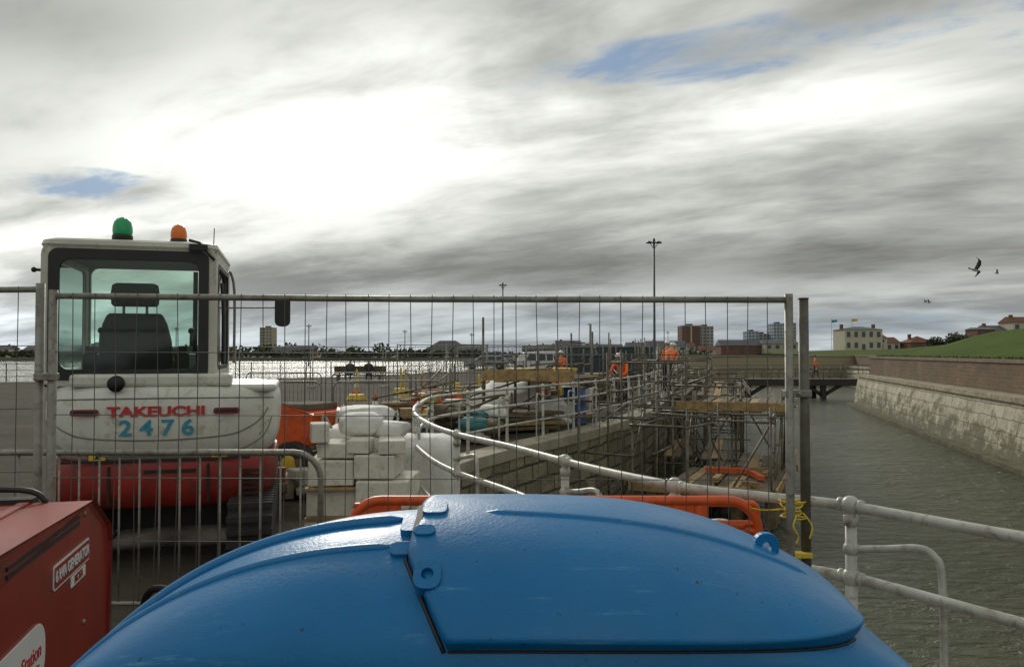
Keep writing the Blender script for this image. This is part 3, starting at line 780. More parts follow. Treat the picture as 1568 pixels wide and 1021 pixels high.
def beacon(x,y,m,nm,s=1):
    b=MB(); zb=Z1+.035
    b.tube([(x,y,zb),(x,y,zb+.05*s),(x,y,zb+.065*s)],[.082*s,.08*s,.07*s],black,20)
    lp=[]
    for r,z in ((.074,.06),(.078,.09),(.076,.125),(.066,.165),(.045,.192),(.014,.205)):
        lp.append([(x+r*s*math.cos(2*math.pi*k/24),y+r*s*math.sin(2*math.pi*k/24),zb+z*s) for k in range(24)])
    b.loft(lp,m); b.obj(nm,ex)
beacon(-.345,.42,greenl,'green_beacon'); beacon(.08,.50,amber,'amber_beacon',.85)
b=MB()
b.box((.27,.20,Z1-.02),(.14,.08,.05),black,rot=rotz(.2)); b.tube([(.20,.2,Z1+.04),(.28,.18,Z1+.02),(.36,.19,Z1-.08),(.40,.19,Z1-.12)],.012,black,6)
b.tube([(.38,.3,Z1),(.385,.3,Z1+.16)],.004,black,5)
b.tube([(X0-.01,.3,2.36),(X0-.05,.28,2.36)],.012,black,6); b.sphere((X0-.06,.28,2.36),.022,black)
b.obj('roof_fittings',ex)
b=MB()
b.tube(catmull([(X1,1.3,2.22),(X1+.12,1.3,2.225),(X1+.40,1.3,2.225),(X1+.50,1.3,2.21),(X1+.51,1.3,2.12)],4),.011,galv,8)
b.tube([(X1,1.3,2.13),(X1+.48,1.3,2.14)],.009,galv,6)
b.loft([[(X1+.515+x*k,1.3+y,2.10+z) for x,z in rrect(.145,.29,.055)] for y,k in ((-.03,1),(.0,1.02),(.04,.8))],black)
b.obj('wing_mirror',ex,bevel=.006)
b=MB(); b.tube(catmull([(X1+.02,.5,2.3),(X1+.035,.5,2.0),(X1+.035,.5,1.6)],3),.014,black,8); b.tube(catmull([(X1+.01,1.5,2.5),(X1+.05,1.55,2.3),(X1+.05,1.55,1.6)],4),.013,galv,8); b.obj('grab_handles',ex)
RX=Matrix.Rotation(math.pi/2,4,'X')
text('maker_lettering','TAKEUCHI',.105,textred,Matrix.Translation((0,-.009,1.235))@RX,ex,sx=1.42,ext=.003,bold=.004)
text('fleet_number','2 4 7 6',.17,textblue,Matrix.Translation((0,-.009,1.105))@RX,ex,sx=1.15,ext=.003,bold=.003)

# ------------------------------------------------------------------ generator
gyaw=math.atan2(.256,1)
ge=empty('generator',(-1.44,2.73,0),gyaw)
b=MB()
prof=[(-1.35,.34),(-1.35,1.10),(-1.25,1.20),(0,1.20),(.05,1.19),(.27,1.07),(.30,1.0),(.30,.34)]
b.prism(prof,lambda a,c,t:(t,a,c),-.80,0,genred); b.obj('canopy',ge,bevel=.02)
b=MB()
b.box((-.46,.02,1.205),(.60,.07,.02),rubber); b.tube(catmull([(-.62,.0,1.21),(-.55,.0,1.245),(-.20,.0,1.245),(-.12,.0,1.2)],5),.010,black,8)
for x in (-.62,-.18): b.box((x,-.45,1.203),(.03,.9,.008),genred)
for k in range(2): b.box((-.004,-.42,1.163-k*.02),(.016,.66,.011),black)
b.box((-.004,-.45,.5),(.014,.9,.02),black)
for y,z in ((-.02,1.16),(-.02,.8),(-1.0,1.16),(-.55,.74)): b.tube([(-.01,y,z),(.005,y,z)],.009,galv,8)
b.obj('louvres',ge)
b=MB(); b.plate(lambda a,c,t:(.001+t,-.17+a,1.035+c),.40,.074,.012,.003,decalw); b.plate(lambda a,c,t:(.0035+t,-.17+a,1.035+c),.385,.062,.008,.002,genred); b.plate(lambda a,c,t:(.001+t,-.10+a,.975+c),.17,.036,.005,.003,decalw)
b.plate(lambda a,c,t:(.001+t,-.70+a,.865+c),.52,.17,.07,.003,decalw)
b.obj('labels',ge)
MY=lambda y,z,x=.0055:Matrix.Translation((x,y,z))@Matrix(((0,0,1,0),(1,0,0,0),(0,1,0,0),(0,0,0,1)))
text('rating_text','6 kVA GENERATOR',.046,decalw,MY(-.17,1.035,.0065),ge,sx=.94,ext=.001,bold=.001)
text('maker_text','MOSA',.036,genred,MY(-.10,.975,.0045),ge,ext=.001,bold=.001)
text('hire_text','Hire Station',.058,textred,MY(-.62,.875,.0045),ge,ext=.001,bold=.0005)
text('hire_text_small','The Tool & Equipment Specialists',.02,textred,MY(-.63,.835,.0045),ge,ext=.001)
b=MB()
for y in (-1.0,-.1):
    for x in (-.85,.03): b.tube([(x-.05,y,.24),(x+.05,y,.24)],.24,rubber,20); b.tube([(x-.056,y,.24),(x+.056,y,.24)],.12,galv,14)
b.box((-.4,-.5,.32),(.7,1.5,.06),black); b.obj('wheels',ge,bevel=.01)
b=MB(); b.tube(catmull([(-1.5,3.1,.0),(-1.42,3.08,.6),(-1.36,3.02,.80),(-1.27,3.0,.82),(-1.22,3.05,.76),(-1.3,3.1,.6),(-1.25,3.1,.0)],6),.014,rubber,8); 
b.tube(catmull([(-1.4,3.15,.0),(-1.38,3.15,.5),(-1.33,3.15,.72),(-1.28,3.15,.5),(-1.3,3.2,0)],6),.015,galv,8); b.obj('rubber_hose')

# ------------------------------------------------------------------ big blue bin with domed lid
be=empty('blue_wheeled_bin')
CX=-.025
YN=1.0
SY=.25
def SHf(X): return .018+.142*max(0,1-(abs(X)/.53)**2.2)
def crown(X):
    a=min(abs(X),.72); return 1.447-.92*a**3
def dcrown(X): a=min(abs(X),.72); return math.copysign(2.76*a*a,X)
def SB(X,t,off=0):
    zc_=crown(X); SH=SHf(X)
    if t<=1:
        y=YN; z=(zc_-SH)-(1-t)*.25; ny,nz=-1,0.1
    elif t<=2:
        a=(t-1)*math.pi/2; y=YN+SY*(1-math.cos(a)); z=zc_-SH+SH*math.sin(a); ny,nz=-math.cos(a)*max(SH,.05)/SY*1.5,math.sin(a)
    else:
        k=t-2; y=YN+SY+k*.75; z=zc_-.30*k*k-.02*k; ny,nz=.3*k,1
    nx=dcrown(X)*(1 if t>1.5 else max(0.1,(t-1)*1.6)); n=Vector((nx,ny,nz)).normalized()
    return Vector((CX+X,y,z))+n*off
def patch(mb,xl,xr,T0,t1,nx,nt_,off,m,thick=.03,edge=.012):
    tf=T0 if callable(T0) else (lambda X:T0)
    def row(j,of_e,shift=0):
        s=j/nt_; tm=tf(.2)+(t1-tf(.2))*s; a,c=xl(tm),xr(tm)
        Xs=[a,a,a+edge*.3]+[a+edge+(c-a-2*edge)*i/nx for i in range(nx+1)]+[c-edge*.3,c,c]
        O=[off-thick,off-edge,off-edge*.3]+[off]*(nx+1)+[off-edge*.3,off-edge,off-thick]
        out=[]
        for X,o in zip(Xs,O):
            t=tf(X)+(t1-tf(X))*s+shift; out.append(SB(X,t,min(o,of_e)))
        return out
    G=[row(0,off-thick),row(0,off-edge),row(0,off-edge*.3,.02)]+[row(j,off) for j in range(1,nt_)]+[row(nt_,off-edge*.3,-.02),row(nt_,off-edge),row(nt_,off-thick)]
    n=len(G[0])
    mb.add([p for r in G for p in r],[(i*n+j,i*n+j+1,(i+1)*n+j+1,(i+1)*n+j) for i in range(len(G)-1) for j in range(n-1)],m,True)
b=MB()
patch(b,lambda t:-.70,lambda t:.66,-.4,3.0,90,80,0,blue,.02)
b.obj('hood',be)
b=MB()
ZE=1.332
def T0(X):
    SH=SHf(X); s=(ZE-crown(X)+SH)/SH
    if s<0: return 1+ (ZE-crown(X)+SH)/.25
    return 1+math.asin(min(.97,s))*2/math.pi
def xl(t):
    return -.055-.062*max(0,min(1,(t-1.15)/.45))
patch(b,xl,lambda t:.485,T0,2.75,80,64,.024,blue,.038,.012)
b.obj('lid',be)
b=MB()
def rib(X0_,X1_,t,off,r,m=blue,n=40,t2=None): b.tube([SB(X0_+(X1_-X0_)*i/n,t+((t2 or t)-t)*i/n,off) for i in range(n+1)],[max(.001,r*min(1,i/3+.3,(n-i)/3+.3)) for i in range(n+1)],m,8)
rib(-.68,-.135,1.70,-.001,.007); rib(-.68,-.135,1.95,.001,.010)
rib(-.02,.44,1.86,.020,.008,t2=1.72)
b.obj('ribs',be)
b=MB()
def frame_at(X,t,off):
    c=SB(X,t,off); n=(SB(X,t,.05)-SB(X,t,0)).normalized(); ax=(SB(X+.01,t,0)-SB(X-.01,t,0)).normalized(); up=n.cross(ax)*-1
    if up.z<0: up=-up
    return c,n,ax,up
def lug(X,t,w,h,off,th,hole):
    c,n,ax,up=frame_at(X,t,off)
    fn=lambda a,c_,q:c+ax*a+up*c_-n*q
    b.ring(fn,w,h,min(w,h)*.4,hole,hole,hole/2,th,blue)
    b.tube([c-n*(th*.7),c-n*(th*.75)],hole*.5,black,16)
def pad(X,t,w,h,off,th,m=blue,r=.010):
    c,n,ax,up=frame_at(X,t,off); b.plate(lambda a,c_,q:c+ax*a+up*c_-n*q,w,h,r,th,m)
lug(-.084,1.47,.036,.042,.030,.03,.016)
pad(-.127,1.66,.034,.026,.008,.03); pad(-.123,1.86,.028,.065,.010,.03); pad(-.096,1.70,.030,.022,.029,.02); pad(-.088,1.88,.036,.045,.029,.02)
pad(-.108,1.80,.010,.08,.0245,.004,black,.003)
p0=SB(.392,1.86,.024)
b.ring(lambda a,c_,q:p0+Vector((a,q,c_+.002)),.036,.040,.016,.014,.014,.0068,.014,blue)
b.obj('catches',be,bevel=.004)
b=MB()
b.tube([SB(xl(t)-.003,t,.001) for t in [1.16+i*.04 for i in range(20)]],.003,black,6)  # black tubes stand in for the dark recess shade along the lid seam
b.tube([SB(-.055+i*.0174,T0(-.055+i*.0174)-.015,.001) for i in range(31)],.002,black,6)
b.obj('seam_shade_lines',be)
b=MB()
loops=[]
for z,k in ((.18,.84),(.6,.90),(1.0,.97),(1.02,1.03),(1.07,1.03),(1.08,.98)):
    loops.append([(CX+x*k,1.46+y*k,z) for x,y in rrect(1.32,.86,.08)])
b.loft(loops,blue,smooth=False); b.obj('bin_body',be,bevel=.01)
b=MB()
fnr=lambda a,c_,q:(a,YN-.002-q,c_)
b.plate(fnr,.30,.07,.012,.014,blue,c=(.15,1.250)); b.plate(fnr,.050,.03,.006,.010,concrete,c=(-.03,1.272)); b.plate(fnr,.10,.07,.012,.014,blue,c=(.39,1.250))
b.obj('moulded_panels',be,bevel=.005)
b=MB()
for x in (-.5,.45):
    for y in (1.2,1.75): b.tube([(x-.025,y,.1),(x+.025,y,.1)],.1,rubber,18); b.box((x,y,.18),(.08,.08,.06),galv)
b.obj('castors',be)

# ------------------------------------------------------------------ materials beside the excavator
def blob(mb,c,r,m,sd=0,rough=.35): mb.sphere(c,r,m,18,12,rough=rough)
e=empty('stone_block_stack')
b=MB()
for (x,y,z,w_,d_,h_,rz) in [(-1.62,7.4,.12,.46,.7,.24,.05),(-1.12,7.35,.46,.46,.7,.24,-.04),(-1.12,7.35,.12,.46,.7,.24,-.04),(-1.6,7.4,.38,.44,.6,.24,.02),(-1.62,7.35,.64,.40,.55,.22,.1),(-1.2,7.3,.70,.36,.5,.20,-.03),(-1.55,7.35,.83,.34,.42,.13,-.06),(-1.08,7.25,.87,.24,.4,.12,.15),(-1.72,7.2,.99,.16,.25,.17,.3),(-1.36,7.25,.87,.2,.3,.12,.0)]:
    b.box((x,y,z),(w_,d_,h_),blockw,rot=rotz(rz),tx=.985)
b.obj('blocks',e,bevel=.012)
b=MB()
for z in (.25,.51): b.box((-1.36,7.08,z),(.9,.08,.02),newtimber,rot=rotz(R(-.05,.05)))
b.obj('packing_battens',e)
e=empty('bulk_bags')
b=MB()
b.sack((-1.55,8.3,.48),(.8,.8,.96),bagw,.1,.35,.10); b.sack((-1.0,8.55,.42),(.75,.75,.84),bagw,-.1,.35,.12)
b.sack((-1.42,7.55,1.03),(.36,.3,.22),bagw,.2,.5,.25); b.sack((-1.16,7.6,.98),(.32,.3,.16),bagw,-.3,.5,.25); b.sack((-1.5,8.25,1.05),(.5,.4,.22),bagw,.3,.5,.3)
b.obj('bags',e)
b=MB()
for i in range(4):
    for sx_ in (-.3,.3): b.tube(catmull([(-1.55+sx_*1.1,8.3+(-.3 if i%2 else .3),.9),(-1.55+sx_*1.05,8.3+(-.34 if i%2 else .34),1.08),(-1.55+sx_*.8,8.3+(-.3 if i%2 else .3),.95)],4),.012,bagw,6)
b.obj('lifting_loops',e)
b=MB(); blob(b,(-1.75,9.9,.2),(.6,.6,.32),dirtm,rough=.5); blob(b,(-2.15,10.3,.2),(.7,.7,.35),dirtm,rough=.6); b.obj('spoil_heap')
b=MB()
for i in range(110):
    y=R(8.8,15); x=R(-3.2,-1.45); s=R(.10,.34)
    b.box((x,y,s*.3+R(0,.25)),(s,s*R(.6,1.2),s*R(.4,.8)),random.choice([blockw,concrete,dirtm,coping,timber,darkbox]),rot=Matrix.Rotation(R(0,3),3,'Z')@Matrix.Rotation(R(-.3,.3),3,'X'))
b.obj('rubble_blocks',bevel=.015)

e=empty('mini_dumper',(-2.85,10.6,0),math.radians(65))
b=MB(); b.prism([(-.5,.55),(-.65,.93),(-.2,1.0),(.1,1.0),(.3,.62),(.2,.5)],lambda a,c,t:(t,a,c),-.42,.42,orange); b.box((0,.75,.6),(.7,.75,.4),orange,tx=.85); b.box((0,.9,.86),(.5,.4,.12),black)
b.box((0,-.2,1.0),(.62,.5,.1),dirtm)
b.obj('skip_and_body',e,bevel=.03)
b=MB()
for x in (-.45,.45):
    for y in (-.35,.8): b.tube([(x-.09,y,.3),(x+.09,y,.3)],.3,rubber,20); b.tube([(x-.095,y,.3),(x+.095,y,.3)],.14,yellow,14)
b.obj('wheels',e,bevel=.02)
b=MB(); b.tube([(0,.35,.8),(0,.45,1.1)],.02,black,8); b.tube([(.13*math.cos(a),.47+.13*math.sin(a)*.5,1.12+.1*math.sin(a)) for a in [i*.45 for i in range(14)]],.014,black,6); b.box((0,.95,.95),(.4,.35,.1),black); b.obj('controls',e)

# ------------------------------------------------------------------ scaffolding along the canal wall
e=empty('scaffolding')
def wallpt(s,o):
    p,t=path_at(railp,arc0+s); nrm=Vector((t.y,-t.x)); return p+nrm*o
arc0=arclen(railp,(.9,16.3))
tb=MB(); bd=MB(); cp=MB()
bays=[i*1.45 for i in range(20)]
rows=[-1.7,-.7,.55,1.6,2.7,3.9]
top={}
def J(): return R(-.14,.14)
for bi,s in enumerate(bays):
    for ri,o in enumerate(rows):
        if ri==5 and (bi<1 or bi>6): continue
        if ri==1 and random.random()<.5: continue
        p=wallpt(s+J(),o+J()*.6); z0=0 if o<0 else -2.6
        if ri<2: zt=R(1.5,2.6)
        elif ri==2: zt=R(1.0,2.1)
        elif ri==3: zt=R(.6,1.3)+(.3 if bi>6 else 0)
        else: zt=R(.3,.85)
        top[(bi,ri)]=(p,zt)
        tb.tube([(p.x,p.y,z0),(p.x+J()*.3,p.y+J()*.3,zt)],.025,scaff,6)
        for z in (-1.15,.42,1.0,1.5):
            if z<zt: cp.box((p.x,p.y,z+J()*.3),(.09,.09,.08),scaff)
levels=[(-1.25,.8),(-.4,.2),(.30,1),(.80,.7),(1.4,.6),(2.0,.35)]
for bi in range(len(bays)):
    for ri in range(6):
        if (bi,ri) not in top: continue
        p,zt=top[(bi,ri)]
        for z,pr in levels:
            if z>zt or (ri<2 and z<0): continue
            zz=z+J()*.5
            if (bi+1,ri) in top and random.random()<pr*.9:
                q,_=top[(bi+1,ri)]; d_=(q-p)*.35*random.random(); tb.tube([(p.x-d_.x,p.y-d_.y,zz),(q.x+d_.x,q.y+d_.y,zz+J()*.3)],.024,scaff,6)
            if (bi,ri+1) in top and random.random()<pr*.6 and ri>0:
                q,_=top[(bi,ri+1)]; d_=(q-p)*.3*random.random(); tb.tube([(p.x-d_.x,p.y-d_.y,zz+.06),(q.x+d_.x,q.y+d_.y,zz+.06+J()*.2)],.024,scaff,6)
        if random.random()<.28 and (bi+1,ri) in top and ri>0:
            q,_=top[(bi+1,ri)]; a,c=(-1.7,.3) if random.random()<.5 else (.3,-1.7)
            if ri<2: a,c=abs(a)*.8,.2
            tb.tube([(p.x,p.y,a),(q.x,q.y,c)],.023,scaff,6)
        if random.random()<.22 and (bi,ri+1) in top and ri>1:
            q,_=top[(bi,ri+1)]; a,c=(-1.8,.3) if random.random()<.5 else (.3,-1.8); tb.tube([(p.x,p.y,a),(q.x,q.y,c)],.023,scaff,6)
for i in range(22):
    p=wallpt(R(0,18),R(-1.8,2.0)); a=R(0,6.28); l=R(.8,2.4); z=R(.1,1.4)
    tb.tube([(p.x,p.y,z),(p.x+math.cos(a)*l*.5,p.y+math.sin(a)*l*.5,z+R(-.5,1.0))],.023,scaff,6)
def boards(s0,s1,o0,o1,z,m,miss=0):
    n=max(2,int((o1-o0)/.24))
    for k in range(n):
        if random.random()<miss: continue
        o=o0+(o1-o0)*(k+.5)/n; a=wallpt(s0+J()*3,o); c=wallpt(s1+J()*3,o); mid=(a+c)/2; d_=c-a
        bd.box((mid.x,mid.y,z+J()*.1),(d_.length,.215,.04),m if random.random()<.8 else newtimber,rot=math.atan2(d_.y,d_.x)+J()*.05)
boards(1.0,4.6,1.8,4.0,-1.08,timber,.05); boards(4.8,7.6,2.2,4.1,-1.12,timber,.1); boards(7,12,.6,2.2,-1.2,timber,.35); boards(4.0,9,1.8,4.0,.35,timber,.1); boards(10,20,.6,2.9,.35,timber,.2); boards(20,27,.6,3,.35,timber)
boards(0,4,-1.6,-.3,1.12,timber)
for (s0,s1,o,z,m,h_) in ((1.0,4.6,4.08,-1.0,newtimber,.16),(4.8,7.6,4.18,-1.04,newtimber,.16),(4.0,9,4.1,.45,newtimber,.2),(0,4,-1.7,1.22,newtimber,.2),(10,20,3.0,.47,timber,.2)):
    a=wallpt(s0,o);c=wallpt(s1,o);d_=c-a;m_=(a+c)/2; bd.box((m_.x,m_.y,z),(d_.length,.04,h_),m,rot=math.atan2(d_.y,d_.x))
for (s,o0,o1,z) in ((.8,1.2,4.0,-1.0),(3.9,1.5,4.1,.45),(-.1,-1.7,.4,1.22)):
    a=wallpt(s,o0);c=wallpt(s,o1);d_=c-a;m_=(a+c)/2; bd.box((m_.x,m_.y,z),(d_.length,.04,.2),newtimber,rot=math.atan2(d_.y,d_.x))
for o in (1.9,2.6,3.3,3.95):
    a=wallpt(1.1,o);c=wallpt(4.6,o);d_=c-a;m_=(a+c)/2; bd.box((m_.x,m_.y,-1.42),(d_.length,.2,.55),timber,rot=math.atan2(d_.y,d_.x))
tb.obj('tubes',e); bd.obj('boards',e); cp.obj('couplers',e)

def drum(name,x,y,z,m,h=.85,r=.28):
    b=MB(); 
    b.tube([(x,y,z),(x,y,z+.02),(x,y,z+h*.33),(x,y,z+h*.35),(x,y,z+h*.37),(x,y,z+h*.64),(x,y,z+h*.66),(x,y,z+h*.68),(x,y,z+h)],[r*1.03,r,r,r*1.05,r,r,r*1.05,r,r],m,18); b.tube([(x,y,z+h),(x,y,z+h+.02)],r*1.03,m,18)
    return b.obj(name)
bluep=M('blue_drum',(.02,.09,.3),.4,0,.15)
drum('blue_drum',1.5,19.4,0,bluep); drum('blue_drum',2.0,27,0,bluep)
def cone(name,x,y,z=0,h=.75):
    b=MB(); k=h/.75; b.box((x,y,z+.02),(.4*k,.4*k,.04),rubber)
    for i,(a,c,m) in enumerate(((.04,.3,orange),(.3,.5,decalw),(.5,.75,orange))):
        r=lambda q:.15*(1-q/.82)*k
        b.tube([(x,y,z+a*k),(x,y,z+c*k)],[r(a),r(c)],m,14)
    return b.obj(name)
for x,y in ((-3.4,20),(-2.5,23),(-6,31),(-1.6,18),(.8,30),(3.1,33),(-3.9,15.5)): cone('traffic_cone',x,y)
def timber_stack(name,x,y,rz,n=5,L_=2.4,m=newtimber):
    b=MB(Matrix.Translation((x,y,0))@Matrix.Rotation(rz,4,'Z'))
    for k in range(n):
        for j in range(4): b.box((R(-.1,.1),-.4+j*.25,.1+k*.1),(L_*R(.8,1.05),.2,.07),m if random.random()<.5 else timber)
    for q in (-.8,.8): b.box((q,0,.03),(.1,1,.06),timber)
    return b.obj(name)
timber_stack('timber_stack',-.2,17.3,.5,4); timber_stack('timber_stack',.9,21.5,1.2,7); timber_stack('timber_stack',-2.2,21,.2,4); timber_stack('timber_stack',3,30,1.2,9)
e=empty('rubble_sacks')
b=MB()
for i in range(20):
    b.sack((-1.15+R(-.7,.9),15.7+R(-.8,.8),R(.12,.6)),(R(.4,.6),R(.3,.45),R(.2,.34)),random.choice([bagw,bagw,tealm,dirtm]),R(0,3),.6,.4)
b.obj('sacks',e)
b=MB(); b.sack((.0,19.5,.5),(1.7,1.5,1.1),bagw,.3,.7,.5); b.sack((.9,19.0,.3),(1,1,.7),bagw,0,.7,.5); b.obj('white_tarpaulin_heap')
def skipbox(name,x,y,rz,w,d,h,m):
    b=MB(Matrix.Translation((x,y,0))@Matrix.Rotation(rz,4,'Z'))
    b.prism([(-w/2+.3,.1),(-w/2,h),(w/2,h),(w/2-.3,.1)],lambda a,c,t:(a,t,c),-d/2,d/2,m); b.box((0,0,h+.03),(w*1.02,d*1.03,.08),m)
    for k in range(5): b.box((-w/2+.5+k*(w-1)/4,-d/2-.04,h*.55),(.08,.06,h*.8),m)
    return b.obj(name,bevel=.01)
skipbox('waste_skip',4.2,44,.1,3.6,1.8,1.5,darkbox); skipbox('waste_skip',7.2,52,.0,3.6,1.8,2.0,darkbox); skipbox('waste_skip',1.2,33,.2,2.6,1.5,1.0,yellow)
def cabin(name,x,y,rz,w,d,h,m):
    e=empty(name,(x,y,0),rz); b=MB(); b.box((0,0,h/2+.1),(w,d,h),m); b.box((0,0,h+.13),(w+.1,d+.1,.08),roofgrey); b.obj('shell',e,bevel=.03)
    b=MB(); b.box((-w*.25,-d/2-.02,h*.6),(1.2,.06,.8),winm); b.box((w*.2,-d/2-.02,1.1),(.85,.06,1.95),concrete); b.obj('openings',e); return e
cabin('site_cabin',6.2,62,.05,4.5,2.5,2.0,darkbox)
crowd_barrier('crowd_barrier',(-2.6,17.0,0),.15); crowd_barrier('crowd_barrier',(-5.1,16.8,0),-.1); crowd_barrier('crowd_barrier',(-4.2,24,0),.1); crowd_barrier('crowd_barrier',(-1.6,24.6,0),.1); crowd_barrier('crowd_barrier',(1.0,25.6,0),.3); crowd_barrier('crowd_barrier',(-6.9,24.3,0),-.05)
for i,(x,y,rz) in enumerate(((-11.5,39,.06),(-8,39.2,.04),(-4.5,39.6,.1),(-1,40,.12),(2.4,40.6,.2),(-2.6,29.5,.5),(.6,31,.4),(-15,38.6,.06),(-1.5,27.5,1.2))):
    fence_panel('mesh_fence_panel',-1.7,1.7,.1,1.98,1.98,pitch=.24,wr=.005,fr=.024,loc=(x,y,0),rz=rz,hp=.5,seg=4)
def obstruction(name,x,y,m1,rz=0):
    b=MB(Matrix.Translation((x,y,0))@Matrix.Rotation(rz,4,'Z')); b.box((0,0,.1),(.75,.42,.2),m1,tx=.7,ty=.7); b.box((0,0,.6),(.07,.07,1.0),m1); return b.obj(name,bevel=.02)
for x,y in ((-5.6,29),(-3.9,29.5),(-.9,22),(-4.7,34),(-3,27),(-.2,29),(1.5,28),(-.9,31),(.3,34)): obstruction('barrier_foot',x,y,yellow,R(-.4,.4))
b=MB()
for i in range(75):
    x=R(-2.4,1.8); y=16.5+x*.9+R(.4,8); a=R(-.5,1.3); l=R(1,2.6); z=R(.1,.8)
    if i%3:
        b.tube([(x-math.cos(a)*l/2,y-math.sin(a)*l/2,z),(x+math.cos(a)*l/2,y+math.sin(a)*l/2,z+R(-.2,.6))],.022,scaff,6)
        if i%2: b.tube([(x,y,0),(x,y,R(.8,1.5))],.022,scaff,6)
    else: b.box((x,y,z),(l,.22,.04),random.choice([timber,newtimber,timber]),rot=Matrix.Rotation(a,3,'Z')@Matrix.Rotation(R(-.12,.12),3,'Y'))
b.obj('loose_tubes_and_boards')
b=MB()
for i in range(70):
    x=R(-2.2,2.2); y=17.3+x*.9+R(.6,12); m_=random.choice([orange,orange,yellow,yellow,bluep,bagw,darkbox,newtimber,red]); s=R(.14,.42)
    if i%2: b.tube([(x,y,R(0,.5)),(x,y,R(.55,.9))],[s*.35,s*.5],m_,10)
    else: b.box((x,y,R(.1,.8)),(s*1.6,s*.8,s*.7),m_,rot=R(0,3))
b.obj('site_litter',bevel=.01)
b=MB()
for i in range(7):
    p=wallpt(R(1.5,4),R(2.5,3.7)); b.box((p.x,p.y,-.97),(R(.3,.9),.12,.10),orange if i<3 else newtimber,rot=R(0,3))
b.obj('orange_board_bundle')

# ------------------------------------------------------------------ street lamps
def lamp(name,x,y,h,s=1):
    e=empty(name,(x,y,0)); b=MB(); b.tube([(0,0,0),(0,0,1.0),(0,0,1.05),(0,0,h)],[.11,.10,.075,.05],lampm,10); b.obj('column',e)
    b=MB(); b.tube([(-.25*s,0,h-.02),(.25*s,0,h-.02)],.03,lampm,8); b.tube([(0,0,h-.3),(0,0,h+.12),(0,0,h+.2),(0,0,h+.24)],[.05,.07,.05,.02],lampm,8)
    for q in (-1,1):
        b.tube([(q*.26*s,0,h-.06),(q*.26*s,0,h-.03),(q*.26*s,0,h+.03),(q*.26*s,0,h+.07)],[.18*s,.20*s,.12*s,.03],lampm,16)
        b.tube([(q*.03,0,h-.35),(q*.22*s,0,h-.06)],.016,lampm,6)
    b.obj('lantern_heads',e); return e
lamp('street_lamp',7.98,45,7.9,1.0); lamp('street_lamp',-.8,70,7.6,.8); lamp('street_lamp',-25.3,100,5.0,.8); lamp('street_lamp',-5.5,110,4.2,.9); lamp('street_lamp',-16,120,4.9,.9); lamp('street_lamp',-46,110,5,.9)
lamp('street_lamp',14.5,150,7); lamp('street_lamp',33,170,6)
def flag(name,x,y,h,m):
    b=MB(); b.tube([(x,y,0),(x,y,h)],.06,galv,6)
    b.loft([[(x+k*.35,y+math.sin(k)*.12,h-.1),(x+k*.35,y+math.sin(k)*.12,h-1.0+.05*k)] for k in range(6)],m,cap=False,closed=False); return b.obj(name)
flag('flagpole',99.5,250,12.0,textblue); flag('flagpole',105,248,12.2,yellow)

# ------------------------------------------------------------------ cars
def car(name,x,y,rz,m,van=False,z=0):
    e=empty(name,(x,y,z),rz); L_,W_=4.3,1.75
    low=[(-2.15,.35),(-2.15,.75),(-2.0,.85),(-1.0,.95),(1.9,.98),(2.15,.85),(2.15,.35)]
    cab_=[(-1.15,.93),(-.45,1.42),(.9,1.46),(1.7,1.35),(2.0,.96)] if not van else [(-1.6,.93),(-1.0,1.75),(.5,1.85),(2.1,1.85),(2.14,.96)]
    b=MB(); b.prism(low,lambda a,c,t:(a,t,c),-W_/2,W_/2,m); b.obj('body',e,bevel=.06)
    b=MB(); n=len(cab_); vs=[(a,-.8+ (c-.93)*.18,c) for a,c in cab_]+[(a,.8-(c-.93)*.18,c) for a,c in cab_]
    b.add(vs,[tuple(range(n))[::-1],tuple(range(n,2*n))]+[(k,(k+1)%n,n+(k+1)%n,n+k) for k in range(n)],m); b.obj('roof',e,bevel=.05)
    b=MB()
    for s in (-1,1):
        for a0,a1 in ((-.75,.1),(.2,.95),(1.05,1.6)) :
            zt=1.36 if not van else 1.6
            yb=s*(.8-.02+.012); yt=s*(.8-(zt-.93)*.18+.012)
            b.add([(a0-(.12 if a0<0 else 0),yb,1.0),(a1,yb,1.0),(a1-.02,yt,zt-.04),(a0+(.25 if a0<0 else 0),yt,zt-.04)],[(0,1,2,3) if s<0 else (3,2,1,0)],darkglass)
    p=cab_[0];q=cab_[1]; b.add([(p[0]-.005,-.68,p[1]+.05),(p[0]-.005,.68,p[1]+.05),(q[0]-.04,.6,q[1]-.04),(q[0]-.04,-.6,q[1]-.04)],[(3,2,1,0)],darkglass)
    b.obj('windows',e)
    b=MB()
    for a in (-1.35,1.3):
        for s in (-1,1): b.tube([(a,s*.70,.32),(a,s*.89,.32)],.32,rubber,18); b.tube([(a,s*.70,.32),(a,s*.9,.32)],.18,galv,12)
    b.obj('wheels',e)
    b=MB()
    for s in (-.6,.6): b.box((-2.13,s,.72),(.08,.3,.12),decalw); b.box((2.13,s,.75),(.08,.2,.14),textred)
    b.obj('lights',e)
car('parked_van',2.0,72,.05,carw,True); car('parked_car',-2.6,80,.0,cars); car('parked_car',7.5,80,.1,cars); car('parked_car',12,95,0,carw); car('parked_van',11,72,.3,carw,True); car('parked_car',-1.5,130,0,cars)

